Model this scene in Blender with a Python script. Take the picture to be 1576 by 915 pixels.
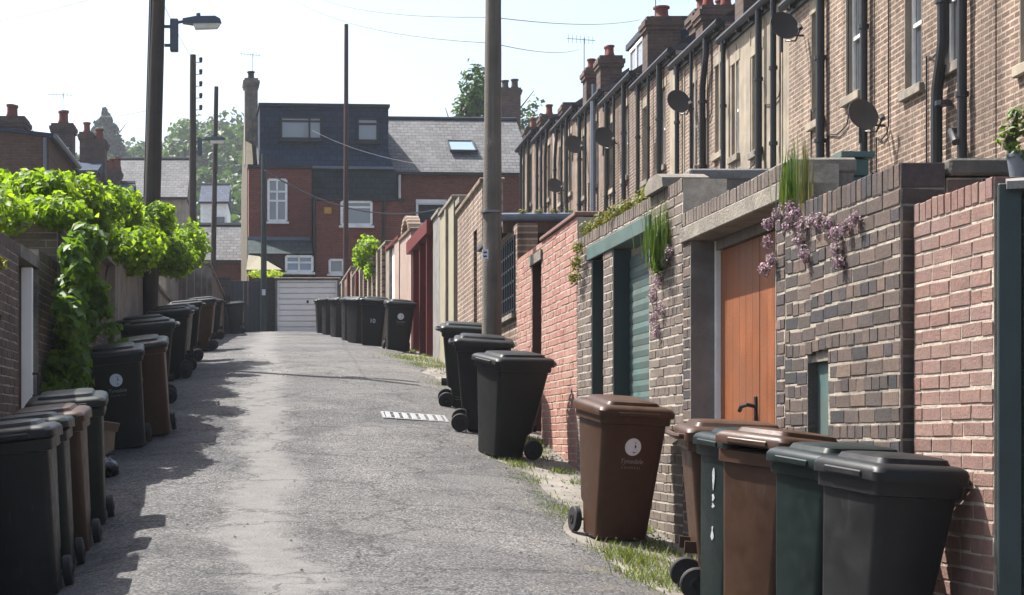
import bpy, math, random
import numpy as np
from mathutils import Vector, Matrix, Euler

for _o in list(bpy.data.objects):
    bpy.data.objects.remove(_o, do_unlink=True)
SC = bpy.context.scene
COL = SC.collection
RD = math.radians
rnd = random.Random(7)

# ------------------------------------------------------------------ camera, sky, sun, exposure
F, VX, HY = 2600.0, 448.0, 670.0           # focal length and vanishing point in pixels of a 1576 x 915 picture
cam_d = bpy.data.cameras.new('camera'); cam = bpy.data.objects.new('camera', cam_d); COL.objects.link(cam)
cam.location = (0, 0, 0); cam.rotation_euler = (RD(90), 0, 0)
cam_d.sensor_width = 36.0; cam_d.lens = F / 1576 * 36.0
cam_d.shift_x = (788 - VX) / 1576; cam_d.shift_y = (HY - 457.5) / 1576
cam_d.clip_start = 0.1; cam_d.clip_end = 3000
SC.camera = cam

SUN_AZ, SUN_EL = 38.0, 57.0                # sun from the left, 38 degrees beyond square to the lane
W = bpy.data.worlds.new('World'); SC.world = W; W.use_nodes = True
wn = W.node_tree; wn.nodes.clear()
sky = wn.nodes.new('ShaderNodeTexSky'); sky.sky_type = 'NISHITA'; sky.sun_disc = False
sky.sun_elevation = RD(SUN_EL); sky.sun_rotation = RD(-(90 - SUN_AZ))
sky.air_density = 1.0; sky.dust_density = 4.0; sky.ozone_density = 1.0
bg = wn.nodes.new('ShaderNodeBackground'); bg.inputs['Strength'].default_value = 0.104
wo = wn.nodes.new('ShaderNodeOutputWorld')
wn.links.new(sky.outputs[0], bg.inputs[0]); wn.links.new(bg.outputs[0], wo.inputs[0])
sd = bpy.data.lights.new('sun', 'SUN'); sd.energy = 5.0; sd.angle = RD(0.5); sd.color = (1, 0.965, 0.91)
sun = bpy.data.objects.new('sun', sd); COL.objects.link(sun)
sdir = Vector((-math.cos(RD(SUN_AZ)) * math.cos(RD(SUN_EL)), math.sin(RD(SUN_AZ)) * math.cos(RD(SUN_EL)), math.sin(RD(SUN_EL))))
sun.rotation_euler = sdir.to_track_quat('Z', 'Y').to_euler(); sun.location = (-20, 20, 40)
SC.view_settings.view_transform = 'Standard'; SC.view_settings.look = 'None'
SC.view_settings.exposure = 1.4; SC.view_settings.gamma = 1.0; SC.view_settings.use_curve_mapping = False

# ------------------------------------------------------------------ layout functions (metres; y = distance up the lane)
HT = [(-40, -2.6), (-5, -1.85), (0, -1.65), (5, -1.30), (9, -1.02), (12.4, -0.81), (17.5, -0.16), (22, 0.46), (28, 1.12), (35, 1.78),
      (48, 2.78), (59, 3.55), (66, 3.75), (80, 3.9), (120, 4.2), (400, 4.5)]
_hx = np.array([a for a, b in HT]); _hz = np.array([b for a, b in HT])
def hD(D):
    return float((np.interp(D - 1.2, _hx, _hz) + np.interp(D - .4, _hx, _hz) + np.interp(D + .4, _hx, _hz) + np.interp(D + 1.2, _hx, _hz)) / 4)
def ground(x, D):
    k = 0.07 if x > 0 else 0.07 + 0.15 * max(0.0, min(1.0, (16.5 - D) / 4.0))     # the near left gutter lies lower
    return hD(D) + 0.08 - k * max(0.0, min(abs(x), 3.0) - 1.0)
def XR(D):                                   # line of the yard walls on the right
    if D < 18: return 3.06 - 0.028 * (D - 8)
    return float(np.interp(D, [18, 30, 35, 45, 59, 80], [2.78, 2.78, 2.70, 2.15, 1.72, 1.2]))
def px(x, y, D): s = F / D; return ((x - VX) / s, D, (HY - y) / s)
def proj(p): return VX + p[0] * F / p[1], HY - p[2] * F / p[1]
def gnormal(x, D):
    e = .2
    return Vector((-(ground(x + e, D) - ground(x - e, D)) / (2 * e), -(ground(x, D + e) - ground(x, D - e)) / (2 * e), 1)).normalized()

# ------------------------------------------------------------------ materials
def _nt(name):
    m = bpy.data.materials.new(name); m.use_nodes = True
    nt = m.node_tree; b = nt.nodes['Principled BSDF']
    return m, nt, b
def _new(nt, t, **kw):
    n = nt.nodes.new(t)
    for k, v in kw.items(): setattr(n, k, v)
    return n
def _noise(nt, scale, detail=4, rough=.6, vec=None):
    n = _new(nt, 'ShaderNodeTexNoise'); n.inputs['Scale'].default_value = scale
    n.inputs['Detail'].default_value = detail; n.inputs['Roughness'].default_value = rough
    if vec is None:
        g = _new(nt, 'ShaderNodeNewGeometry'); vec = g.outputs['Position']
    nt.links.new(vec, n.inputs['Vector'])
    return n
def _ramp(nt, fac, stops):
    r = _new(nt, 'ShaderNodeValToRGB'); e = r.color_ramp.elements
    while len(e) < len(stops): e.new(0.5)
    for i, (p, c) in enumerate(stops):
        e[i].position = p; e[i].color = (*c, 1) if len(c) == 3 else c
    nt.links.new(fac, r.inputs[0]); return r
def _mix(nt, fac, a, b, mode='MIX'):
    n = _new(nt, 'ShaderNodeMix', data_type='RGBA', blend_type=mode)
    for sock, v in ((n.inputs[0], fac), (n.inputs[6], a), (n.inputs[7], b)):
        if hasattr(v, 'is_output'): nt.links.new(v, sock)
        elif isinstance(v, (int, float)): sock.default_value = v
        else: sock.default_value = (*v, 1) if len(v) == 3 else v
    return n.outputs[2]
def _math(nt, op, a, b=None, c=None):
    n = _new(nt, 'ShaderNodeMath', operation=op)
    for i, v in enumerate((a, b, c)):
        if v is None: continue
        if hasattr(v, 'is_output'): nt.links.new(v, n.inputs[i])
        else: n.inputs[i].default_value = v
    return n.outputs[0]
def _bump(nt, b, h, strength, dist=.02):
    n = _new(nt, 'ShaderNodeBump'); n.inputs['Strength'].default_value = strength; n.inputs['Distance'].default_value = dist
    nt.links.new(h, n.inputs['Height']); nt.links.new(n.outputs[0], b.inputs['Normal'])
def _new_sep(nt, col):
    n = _new(nt, 'ShaderNodeSeparateColor'); nt.links.new(col, n.inputs[0]); return n.outputs[0]
def mul(c, k): return tuple(min(1, v * k) for v in c)
ALB = 0.62                                   # all the brick, render, tarmac and timber tones scaled together against the exposure

def M(name, c, rough=.7, var=.2, scale=6, bump=0.0, bscale=60, metallic=0.0, spec=.4, dirt=None, grain=None, alb=ALB):
    c = mul(c, alb); dirt = mul(dirt, alb) if dirt else None
    m, nt, b = _nt(name)
    n = _noise(nt, scale, 5)
    r = _ramp(nt, n.outputs['Fac'], [(.3, mul(c, 1 - var)), (.7, mul(c, 1 + var))])
    out = r.outputs[0]
    if grain:                                  # streaks running down (z) or along
        g = _new(nt, 'ShaderNodeNewGeometry'); mp = _new(nt, 'ShaderNodeMapping'); mp.inputs['Scale'].default_value = grain
        nt.links.new(g.outputs['Position'], mp.inputs['Vector'])
        n3 = _noise(nt, 1.0, 4, .7, mp.outputs[0])
        r3 = _ramp(nt, n3.outputs['Fac'], [(.3, (.62, .6, .58)), (.7, (1.12, 1.1, 1.08))])
        out = _mix(nt, .9, out, r3.outputs[0], 'MULTIPLY')
    if dirt:
        n2 = _noise(nt, scale * .37, 6, .7)
        f = _ramp(nt, n2.outputs['Fac'], [(.46, (0, 0, 0)), (.66, (1, 1, 1))])
        out = _mix(nt, f.outputs[0], out, dirt)
    nt.links.new(out, b.inputs['Base Color'])
    rr = _ramp(nt, n.outputs['Fac'], [(.3, (rough * .85,) * 3), (.75, (min(1, rough * 1.15),) * 3)])
    nt.links.new(rr.outputs[0], b.inputs['Roughness'])
    b.inputs['Metallic'].default_value = metallic; b.inputs['Specular IOR Level'].default_value = spec
    if bump:
        nb = _noise(nt, bscale, 3); _bump(nt, b, nb.outputs['Fac'], bump)
    return m

def Mbrick_piece(name, cols, rough=.85, stain=None):
    cols = [mul(c, ALB) for c in cols]; stain = mul(stain, ALB) if stain else None
    m, nt, b = _nt(name)
    oi = _new(nt, 'ShaderNodeObjectInfo'); g = _new(nt, 'ShaderNodeNewGeometry')
    f = _math(nt, 'FRACT', _math(nt, 'ADD', oi.outputs['Random'], g.outputs['Random Per Island']))
    k = len(cols); r = _ramp(nt, f, [(i / max(1, k - 1), c) for i, c in enumerate(cols)])
    n = _noise(nt, 28, 6, .7); v = _ramp(nt, n.outputs['Fac'], [(.3, (.72, .72, .74)), (.7, (1.2, 1.17, 1.14))])
    out = _mix(nt, 1.0, r.outputs[0], v.outputs[0], 'MULTIPLY')
    if stain:
        n2 = _noise(nt, 2.2, 6, .7); f2 = _ramp(nt, n2.outputs['Fac'], [(.45, (0, 0, 0)), (.7, (.8, .8, .8))])
        out = _mix(nt, f2.outputs[0], out, stain)
    nt.links.new(out, b.inputs['Base Color']); b.inputs['Roughness'].default_value = rough
    b.inputs['Specular IOR Level'].default_value = .25
    nb = _noise(nt, 70, 4, .7); _bump(nt, b, nb.outputs['Fac'], .55, .012)
    return m

def Mbrick_far(name, c1, c2, mortar, axis='y', stain=None, amt=.5, size=(.235, .078), bump=.5, streak=0.0):
    c1, c2, mortar = mul(c1, ALB), mul(c2, ALB), mul(mortar, ALB); stain = mul(stain, ALB) if stain else None
    m, nt, b = _nt(name)
    g = _new(nt, 'ShaderNodeNewGeometry'); s = _new(nt, 'ShaderNodeSeparateXYZ'); nt.links.new(g.outputs['Position'], s.inputs[0])
    cb = _new(nt, 'ShaderNodeCombineXYZ'); nt.links.new(s.outputs['Y' if axis == 'y' else 'X'], cb.inputs[0]); nt.links.new(s.outputs['Z'], cb.inputs[1])
    br = _new(nt, 'ShaderNodeTexBrick'); nt.links.new(cb.outputs[0], br.inputs['Vector'])
    br.inputs['Scale'].default_value = 1.0; br.inputs['Brick Width'].default_value = size[0]; br.inputs['Row Height'].default_value = size[1]
    br.inputs['Mortar Size'].default_value = .014; br.inputs['Mortar Smooth'].default_value = .3; br.inputs['Bias'].default_value = 0
    br.inputs['Color1'].default_value = (*c1, 1); br.inputs['Color2'].default_value = (*c2, 1); br.inputs['Mortar'].default_value = (*mortar, 1)
    n = _noise(nt, 5, 6, .75); v = _ramp(nt, n.outputs['Fac'], [(.28, (.62, .6, .6)), (.72, (1.25, 1.2, 1.16))])
    out = _mix(nt, .85, br.outputs['Color'], v.outputs[0], 'MULTIPLY')
    if stain:
        n2 = _noise(nt, .8, 7, .7); f2 = _ramp(nt, n2.outputs['Fac'], [(.44, (0, 0, 0)), (.7, (amt,) * 3)])
        out = _mix(nt, f2.outputs[0], out, stain)
    if streak:
        mp = _new(nt, 'ShaderNodeMapping'); mp.inputs['Scale'].default_value = (3.2, 3.2, .28); nt.links.new(g.outputs['Position'], mp.inputs['Vector'])
        n3 = _noise(nt, 1.0, 5, .7, mp.outputs[0]); r3 = _ramp(nt, n3.outputs['Fac'], [(.36, (.45, .43, .42)), (.58, (1.1, 1.08, 1.05))])
        out = _mix(nt, streak, out, r3.outputs[0], 'MULTIPLY')
    nt.links.new(out, b.inputs['Base Color']); b.inputs['Roughness'].default_value = .9; b.inputs['Specular IOR Level'].default_value = .2
    inv = _math(nt, 'SUBTRACT', 1.0, br.outputs['Fac'])
    hh = _math(nt, 'ADD', inv, _math(nt, 'MULTIPLY', _noise(nt, 45, 3).outputs['Fac'], .8))
    _bump(nt, b, hh, bump, .02)
    return m

def Mleaf(name, cols, transl=.35, rough=.55, tint=(2.1, 2.0, .7)):
    m, nt, b = _nt(name)
    g = _new(nt, 'ShaderNodeNewGeometry')
    r = _ramp(nt, g.outputs['Random Per Island'], [(i / (len(cols) - 1), c) for i, c in enumerate(cols)])
    nt.links.new(r.outputs[0], b.inputs['Base Color']); b.inputs['Roughness'].default_value = rough; b.inputs['Specular IOR Level'].default_value = .3
    t = _new(nt, 'ShaderNodeBsdfTranslucent')
    bright = _mix(nt, 1.0, r.outputs[0], tint, 'MULTIPLY'); nt.links.new(bright, t.inputs['Color'])
    ms = _new(nt, 'ShaderNodeMixShader'); ms.inputs[0].default_value = transl
    nt.links.new(b.outputs[0], ms.inputs[1]); nt.links.new(t.outputs[0], ms.inputs[2])
    nt.links.new(ms.outputs[0], nt.nodes['Material Output'].inputs['Surface'])
    return m

def Mlane():
    m, nt, b = _nt('worn_tarmac')
    g = _new(nt, 'ShaderNodeNewGeometry'); s = _new(nt, 'ShaderNodeSeparateXYZ'); nt.links.new(g.outputs['Position'], s.inputs[0])
    fine = _noise(nt, 46, 6, .8); big = _noise(nt, .9, 5, .65); mid = _noise(nt, 5, 5, .7)
    vo = _new(nt, 'ShaderNodeTexVoronoi'); vo.inputs['Scale'].default_value = 52; nt.links.new(g.outputs['Position'], vo.inputs['Vector'])
    # stones of mixed grey in a dark binder
    stone = _ramp(nt, _math(nt, 'FRACT', _math(nt, 'MULTIPLY', _new_sep(nt, vo.outputs['Color']), 1.0)), [(0, (.06, .06, .062)), (.35, (.094, .093, .093)), (.7, (.122, .12, .119)), (1, (.172, .169, .165))]).outputs[0]
    gap = _ramp(nt, vo.outputs['Distance'], [(.25, (1.12, 1.12, 1.12)), (.62, (.58, .58, .59))]).outputs[0]
    tar = _mix(nt, .85, stone, gap, 'MULTIPLY')
    tar = _mix(nt, .9, tar, _ramp(nt, fine.outputs['Fac'], [(.3, (.55, .55, .56)), (.5, (1, 1, 1)), (.7, (1.45, 1.45, 1.44))]).outputs[0], 'MULTIPLY')
    tar = _mix(nt, .9, tar, _ramp(nt, big.outputs['Fac'], [(.3, (.72, .72, .73)), (.7, (1.3, 1.28, 1.25))]).outputs[0], 'MULTIPLY')
    # old repair patches with their own tone
    wob = _new(nt, 'ShaderNodeVectorMath', operation='ADD'); nt.links.new(g.outputs['Position'], wob.inputs[0])
    sc_ = _new(nt, 'ShaderNodeVectorMath', operation='SCALE'); nt.links.new(_noise(nt, 1.6, 4, .7).outputs['Color'], sc_.inputs[0]); sc_.inputs['Scale'].default_value = .9
    nt.links.new(sc_.outputs[0], wob.inputs[1])
    pv = _new(nt, 'ShaderNodeTexVoronoi'); pv.inputs['Scale'].default_value = .42; nt.links.new(wob.outputs[0], pv.inputs['Vector'])
    tar = _mix(nt, .8, tar, _ramp(nt, _new_sep(nt, pv.outputs['Color']), [(0, (.78, .78, .8)), (.5, (1, 1, 1)), (1, (1.22, 1.2, 1.16))]).outputs[0], 'MULTIPLY')
    ce = _new(nt, 'ShaderNodeTexVoronoi', feature='DISTANCE_TO_EDGE'); ce.inputs['Scale'].default_value = .62; nt.links.new(wob.outputs[0], ce.inputs['Vector'])
    crack = _ramp(nt, ce.outputs['Distance'], [(.004, (.42, .42, .42)), (.02, (1, 1, 1))]).outputs[0]
    # pale worn concrete strip wandering up the lane
    xw = _math(nt, 'ADD', s.outputs['X'], _math(nt, 'MULTIPLY', _math(nt, 'SUBTRACT', _noise(nt, .55, 5, .72).outputs['Fac'], .5), 1.3))
    xs = _math(nt, 'ADD', xw, _math(nt, 'MULTIPLY', _math(nt, 'SUBTRACT', mid.outputs['Fac'], .5), .5))
    ctr = _math(nt, 'ABSOLUTE', _math(nt, 'ADD', _math(nt, 'ADD', xs, .02), _math(nt, 'MULTIPLY', s.outputs['Y'], .014)))
    strip = _ramp(nt, ctr, [(.16, (1, 1, 1)), (.36, (0, 0, 0))]).outputs[0]
    con = _ramp(nt, mid.outputs['Fac'], [(.3, (.115, .111, .106)), (.7, (.16, .154, .147))]).outputs[0]
    con = _mix(nt, .6, con, _ramp(nt, fine.outputs['Fac'], [(.3, (.6, .6, .6)), (.7, (1.25, 1.25, 1.25))]).outputs[0], 'MULTIPLY')
    pt = _ramp(nt, _noise(nt, .75, 6, .75).outputs['Fac'], [(.54, (0, 0, 0)), (.62, (.75, .75, .75))]).outputs[0]
    out = _mix(nt, _math(nt, 'MULTIPLY', pt, .6), tar, con)
    out = _mix(nt, _math(nt, 'MULTIPLY', strip, .85), out, con)
    out = _mix(nt, .7, out, crack, 'MULTIPLY')
    # tracked-in soil towards the gutters
    soil = _ramp(nt, _noise(nt, 2.4, 6, .75).outputs['Fac'], [(.5, (0, 0, 0)), (.68, (.6, .6, .6))]).outputs[0]
    edge = _ramp(nt, _math(nt, 'MULTIPLY', _math(nt, 'ABSOLUTE', xs), .4), [(.52, (0, 0, 0)), (.9, (1, 1, 1))]).outputs[0]
    out = _mix(nt, _math(nt, 'MULTIPLY', soil, edge), out, (.15, .128, .098))
    nt.links.new(out, b.inputs['Base Color']); b.inputs['Roughness'].default_value = .92; b.inputs['Specular IOR Level'].default_value = .2
    h = _math(nt, 'ADD', _math(nt, 'MULTIPLY', fine.outputs['Fac'], .7), _math(nt, 'MULTIPLY', vo.outputs['Distance'], -.6))
    h = _math(nt, 'MULTIPLY', h, _math(nt, 'SUBTRACT', 1.0, _math(nt, 'MULTIPLY', strip, .6)))
    h = _math(nt, 'ADD', h, _math(nt, 'MULTIPLY', _new_sep(nt, crack), .5))
    _bump(nt, b, h, .7, .03)
    return m

def Mslate(name, c, axis='x', bump=.4, row=.22):
    return Mbrick_far(name, mul(c, .8), mul(c, 1.2), mul(c, .45), axis, mul(c, 1.25), .5, (.3, row), bump)

def Mglass(name='window_glass', c=(.05, .06, .07)):
    m, nt, b = _nt(name)
    b.inputs['Base Color'].default_value = (*c, 1); b.inputs['Roughness'].default_value = .06; b.inputs['Specular IOR Level'].default_value = .9
    n = _noise(nt, 1.5, 2); _bump(nt, b, n.outputs['Fac'], .08, .02)
    return m

def Mplastic(name, c, rough=.42):
    m, nt, b = _nt(name)
    n = _noise(nt, 9, 6, .7); n2 = _noise(nt, 2.5, 6, .7)
    r = _ramp(nt, n.outputs['Fac'], [(.3, mul(c, .75)), (.7, mul(c, 1.25))]).outputs[0]
    dust = _ramp(nt, n2.outputs['Fac'], [(.48, (0, 0, 0)), (.8, (.22, .22, .22))]).outputs[0]
    out = _mix(nt, dust, r, (.06, .055, .05))
    g = _new(nt, 'ShaderNodeNewGeometry'); mp = _new(nt, 'ShaderNodeMapping'); mp.inputs['Scale'].default_value = (55, 55, 3); mp.inputs['Rotation'].default_value = (.12, .2, 0)
    nt.links.new(g.outputs['Position'], mp.inputs['Vector']); n4 = _noise(nt, 1.0, 3, .6, mp.outputs[0])
    sc_ = _ramp(nt, n4.outputs['Fac'], [(.64, (0, 0, 0)), (.74, (.35, .35, .35))]).outputs[0]
    out = _mix(nt, _math(nt, 'MULTIPLY', sc_, _ramp(nt, n2.outputs['Fac'], [(.42, (0, 0, 0)), (.6, (1, 1, 1))]).outputs[0]), out, (.085, .08, .075))
    nt.links.new(out, b.inputs['Base Color'])
    nt.links.new(_ramp(nt, n.outputs['Fac'], [(.3, (rough * .75,) * 3), (.7, (rough * 1.4,) * 3)]).outputs[0], b.inputs['Roughness'])
    b.inputs['Specular IOR Level'].default_value = .22
    nb = _noise(nt, 120, 2); _bump(nt, b, nb.outputs['Fac'], .12, .004)
    return m

MT = dict(
    lane=Mlane(), ground=M('dusty_concrete_ground', (.235, .215, .185), .95, .35, 3, .5, 40, dirt=(.15, .13, .105)),
    black=Mplastic('black_bin_plastic', (.0085, .0094, .0092)), green=Mplastic('green_bin_plastic', (.0028, .0088, .0082)),
    brown=Mplastic('brown_bin_plastic', (.046, .0225, .0125)), grey=Mplastic('grey_bin_plastic', (.0105, .011, .0115)),
    darkgreen=Mplastic('dark_green_bin_plastic', (.0105, .0145, .011)), rubber=M('black_rubber', (.018, .018, .019), .75, .3, 20),
    steel=M('axle_steel', (.3, .3, .3), .4, .2, 20, metallic=.8), emblem=M('white_print', (.55, .58, .62), .6, .12, 60, alb=1),
    print_dim=M('grey_print', (.30, .30, .30), .7, .35, 150), mark=M('dark_print', (.05, .06, .1), .6, .2, 40),
    mortar=M('pale_mortar', (.58, .505, .41), .95, .25, 14, .5, 60, dirt=(.44, .38, .31)),
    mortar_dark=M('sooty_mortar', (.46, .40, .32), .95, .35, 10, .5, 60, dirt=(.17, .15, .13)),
    redbrick=Mbrick_piece('red_brick', [(.270, .158, .126), (.326, .200, .163), (.233, .135, .112), (.353, .223, .181), (.279, .163, .135), (.307, .191, .167)], stain=(.279, .205, .177)),
    darkbrick=Mbrick_piece('sooty_brick', [(.098, .075, .065), (.143, .108, .091), (.078, .068, .065), (.169, .124, .100), (.111, .091, .085), (.176, .124, .100), (.075, .068, .075), (.058, .056, .058), (.215, .156, .124), (.065, .056, .052)]),
    greybrick=Mbrick_piece('grey_brown_brick', [(.168, .133, .111), (.213, .168, .141), (.137, .114, .103), (.244, .198, .160), (.183, .144, .125)], stain=(.274, .236, .198)),
    pinkbrick=Mbrick_piece('pink_brick', [(.46, .225, .175), (.52, .27, .215), (.42, .20, .16), (.56, .31, .25), (.48, .245, .20)], stain=(.55, .36, .29)),
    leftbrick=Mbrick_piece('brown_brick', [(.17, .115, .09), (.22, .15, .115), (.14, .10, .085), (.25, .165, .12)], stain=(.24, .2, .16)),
    stone=M('weathered_stone', (.30, .265, .215), .95, .3, 7, .5, 50, dirt=(.16, .14, .115)),
    concrete=M('grey_concrete', (.27, .26, .24), .9, .22, 6, .4, 60, dirt=(.17, .16, .15)),
    teal=M('faded_teal_paint', (.095, .165, .15), .6, .2, 5, .1, 40, dirt=(.12, .15, .135)),
    darkteal=M('dark_teal_paint', (.028, .05, .052), .5, .2, 5), orange=M('orange_stained_wood', (.36, .115, .036), .5, .22, 3, .2, 60, dirt=(.27, .10, .045), grain=(30, 30, 1.4)),
    navy=M('dark_blue_paint', (.025, .035, .05), .5, .25, 6), black_metal=M('black_iron', (.017, .018, .02), .45, .3, 14),
    white=M('white_paint', (.74, .74, .72), .5, .08, 6, dirt=(.6, .6, .57), alb=1), blue_grey=M('blue_grey_plastic', (.17, .20, .25), .4, .12, 8),
    rust=M('dark_red_brown_steel', (.085, .035, .027), .6, .3, 6), pole=M('weathered_pole_wood', (.085, .07, .058), .9, .3, 3, .6, 60, grain=(26, 26, .7)),
    pole_pale=M('greying_pole_wood', (.20, .18, .15), .9, .25, 3, .6, 60, grain=(26, 26, .7)),
    lampgrey=M('blue_grey_lamp_metal', (.09, .115, .15), .45, .15, 10), lens=M('milky_lamp_lens', (.62, .62, .58), .3, .06, 10, alb=1),
    green_pole=M('dark_green_steel', (.022, .048, .045), .5, .2, 8), redpaint=M('dark_red_paint', (.17, .022, .02), .5, .2, 5),
    cream=M('cream_render', (.47, .405, .31), .9, .2, 2.5, .3, 70, dirt=(.27, .23, .18), grain=(5, 5, .35)),
    darkstone=M('dark_stone', (.13, .115, .10), .95, .3, 7, .5, 50), gable=M('dull_yellow_render', (.15, .13, .085), .9, .2, 3, .2, 60, grain=(4, 4, .4)),  # darker stone copy: shade on hatch jamb and dividing coping put into colour
    palecream=M('pale_yellow_render', (.36, .325, .22), .9, .1, 3, .2, 60), render=M('mottled_render', (.36, .32, .26), .95, .3, 5, .5, 40, dirt=(.2, .17, .14), grain=(7, 7, .6)),
    pinkrender=M('pinkish_render', (.50, .37, .31), .95, .15, 4, .3, 50, grain=(6, 6, .5)),
    timber=M('brown_timber', (.15, .09, .06), .8, .25, 5, .3, 60, grain=(22, 22, .9)), greytimber=M('grey_timber', (.25, .22, .19), .85, .25, 5, .3, 60, grain=(22, 22, .9)),
    tb1=Mbrick_far('terrace_brick', (.22, .145, .112), (.38, .27, .21), (.64, .555, .45), 'y', (.16, .12, .10), .6, bump=.9, streak=.75),
    tb2=Mbrick_far('terrace_brick_pale', (.25, .18, .14), (.42, .31, .25), (.62, .54, .44), 'y', (.19, .15, .125), .6, bump=.9, streak=.75),
    tb3=Mbrick_far('terrace_brick_dark', (.16, .11, .09), (.27, .19, .15), (.48, .41, .33), 'y', (.22, .165, .135), .6, bump=.9, streak=.75),
    endbrick=Mbrick_far('end_house_brick', (.25, .072, .05), (.32, .105, .075), (.26, .14, .11), 'x', (.19, .07, .055), .5),
    garagebrick=Mbrick_far('dark_yard_brick', (.06, .052, .05), (.09, .08, .075), (.10, .09, .085), 'x', (.05, .045, .045), .5),
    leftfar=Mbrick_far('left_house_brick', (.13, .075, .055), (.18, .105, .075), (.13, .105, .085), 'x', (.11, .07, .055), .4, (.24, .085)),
    chimbrick=Mbrick_far('chimney_brick', (.14, .09, .075), (.21, .13, .10), (.17, .14, .12), 'x', (.08, .065, .06), .7),
    slate=Mslate('pale_slate', (.20, .205, .21), row=.15), slate_dark=Mslate('dark_slate_hanging', (.034, .060, .105), 'x', .3),
    slate_green=Mslate('green_slate', (.05, .075, .08), 'x', .2), slate_y=Mslate('terrace_slate', (.12, .12, .13), 'y'),
    slate_blue=Mslate('blue_slate', (.08, .10, .15)),
    pot=M('terracotta_pot', (.24, .065, .045), .85, .25, 8, .2, 40), pot_dark=M('sooty_pot', (.06, .05, .048), .85, .25, 8),
    glass=Mglass(), glass_pale=Mglass('pale_net_glass', (.20, .21, .22)), skyglass=Mglass('skylight_glass', (.18, .26, .36)),
    garage=M('off_white_steel', (.80, .77, .72), .55, .06, 2, alb=1), trim=M('black_trim', (.02, .022, .026), .5, .2, 8),
    dish=M('grey_dish_mesh', (.06, .057, .056), .6, .15, 20), yellow=M('yellow_plastic', (.6, .33, .05), .5, .1, 8),
    wire=M('grey_wire', (.12, .12, .13), .6, .1, 8), paper=M('white_sticker', (.30, .31, .31), .6, .45, 60, alb=1), galv=M('galvanised_grate', (.42, .42, .41), .5, .15, 20, metallic=.5),
    dark=M('hole_shade', (.012, .012, .012), .9, .2, 8), bag=M('black_bag_film', (.012, .012, .014), .28, .2, 12, .6, 14), card=M('brown_cardboard', (.36, .24, .15), .9, .12, 8),
    hill=M('hill_grass', (.055, .085, .03), .95, .3, .08), bark=M('bark', (.09, .07, .05), .95, .3, 8, .5, 30),
    vine=Mleaf('vine_leaf', [(.07, .13, .010), (.12, .20, .014), (.09, .165, .012), (.18, .26, .03), (.11, .185, .014), (.045, .08, .012)], .55),
    vine_dark=Mleaf('creeper_leaf', [(.04, .085, .012), (.07, .13, .016), (.05, .105, .013), (.11, .17, .022)], .4),
    tree=Mleaf('tree_leaf', [(.022, .05, .012), (.034, .078, .018), (.028, .062, .014), (.046, .095, .02)], .25),
    conifer=Mleaf('conifer_leaf', [(.018, .035, .025), (.028, .05, .035), (.022, .042, .03)], .1),
    weed=Mleaf('weed_leaf', [(.038, .08, .014), (.06, .115, .018), (.048, .095, .015), (.11, .14, .03)], .3),
    drygrass=Mleaf('dry_grass', [(.06, .095, .018), (.10, .125, .03), (.045, .075, .014), (.15, .155, .05)], .25),
    moss=Mleaf('yellow_weed', [(.07, .085, .02), (.12, .125, .035), (.05, .07, .016), (.17, .13, .05)], .3),
    pink=Mleaf('pink_flower', [(.33, .20, .255), (.24, .16, .18), (.40, .28, .335), (.10, .11, .06), (.19, .14, .13)], .25, tint=(1.3, 1.2, 1.4)),
    yellowleaf=Mleaf('lime_leaf', [(.22, .30, .02), (.30, .38, .03), (.18, .26, .02)], .45),
)

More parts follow.
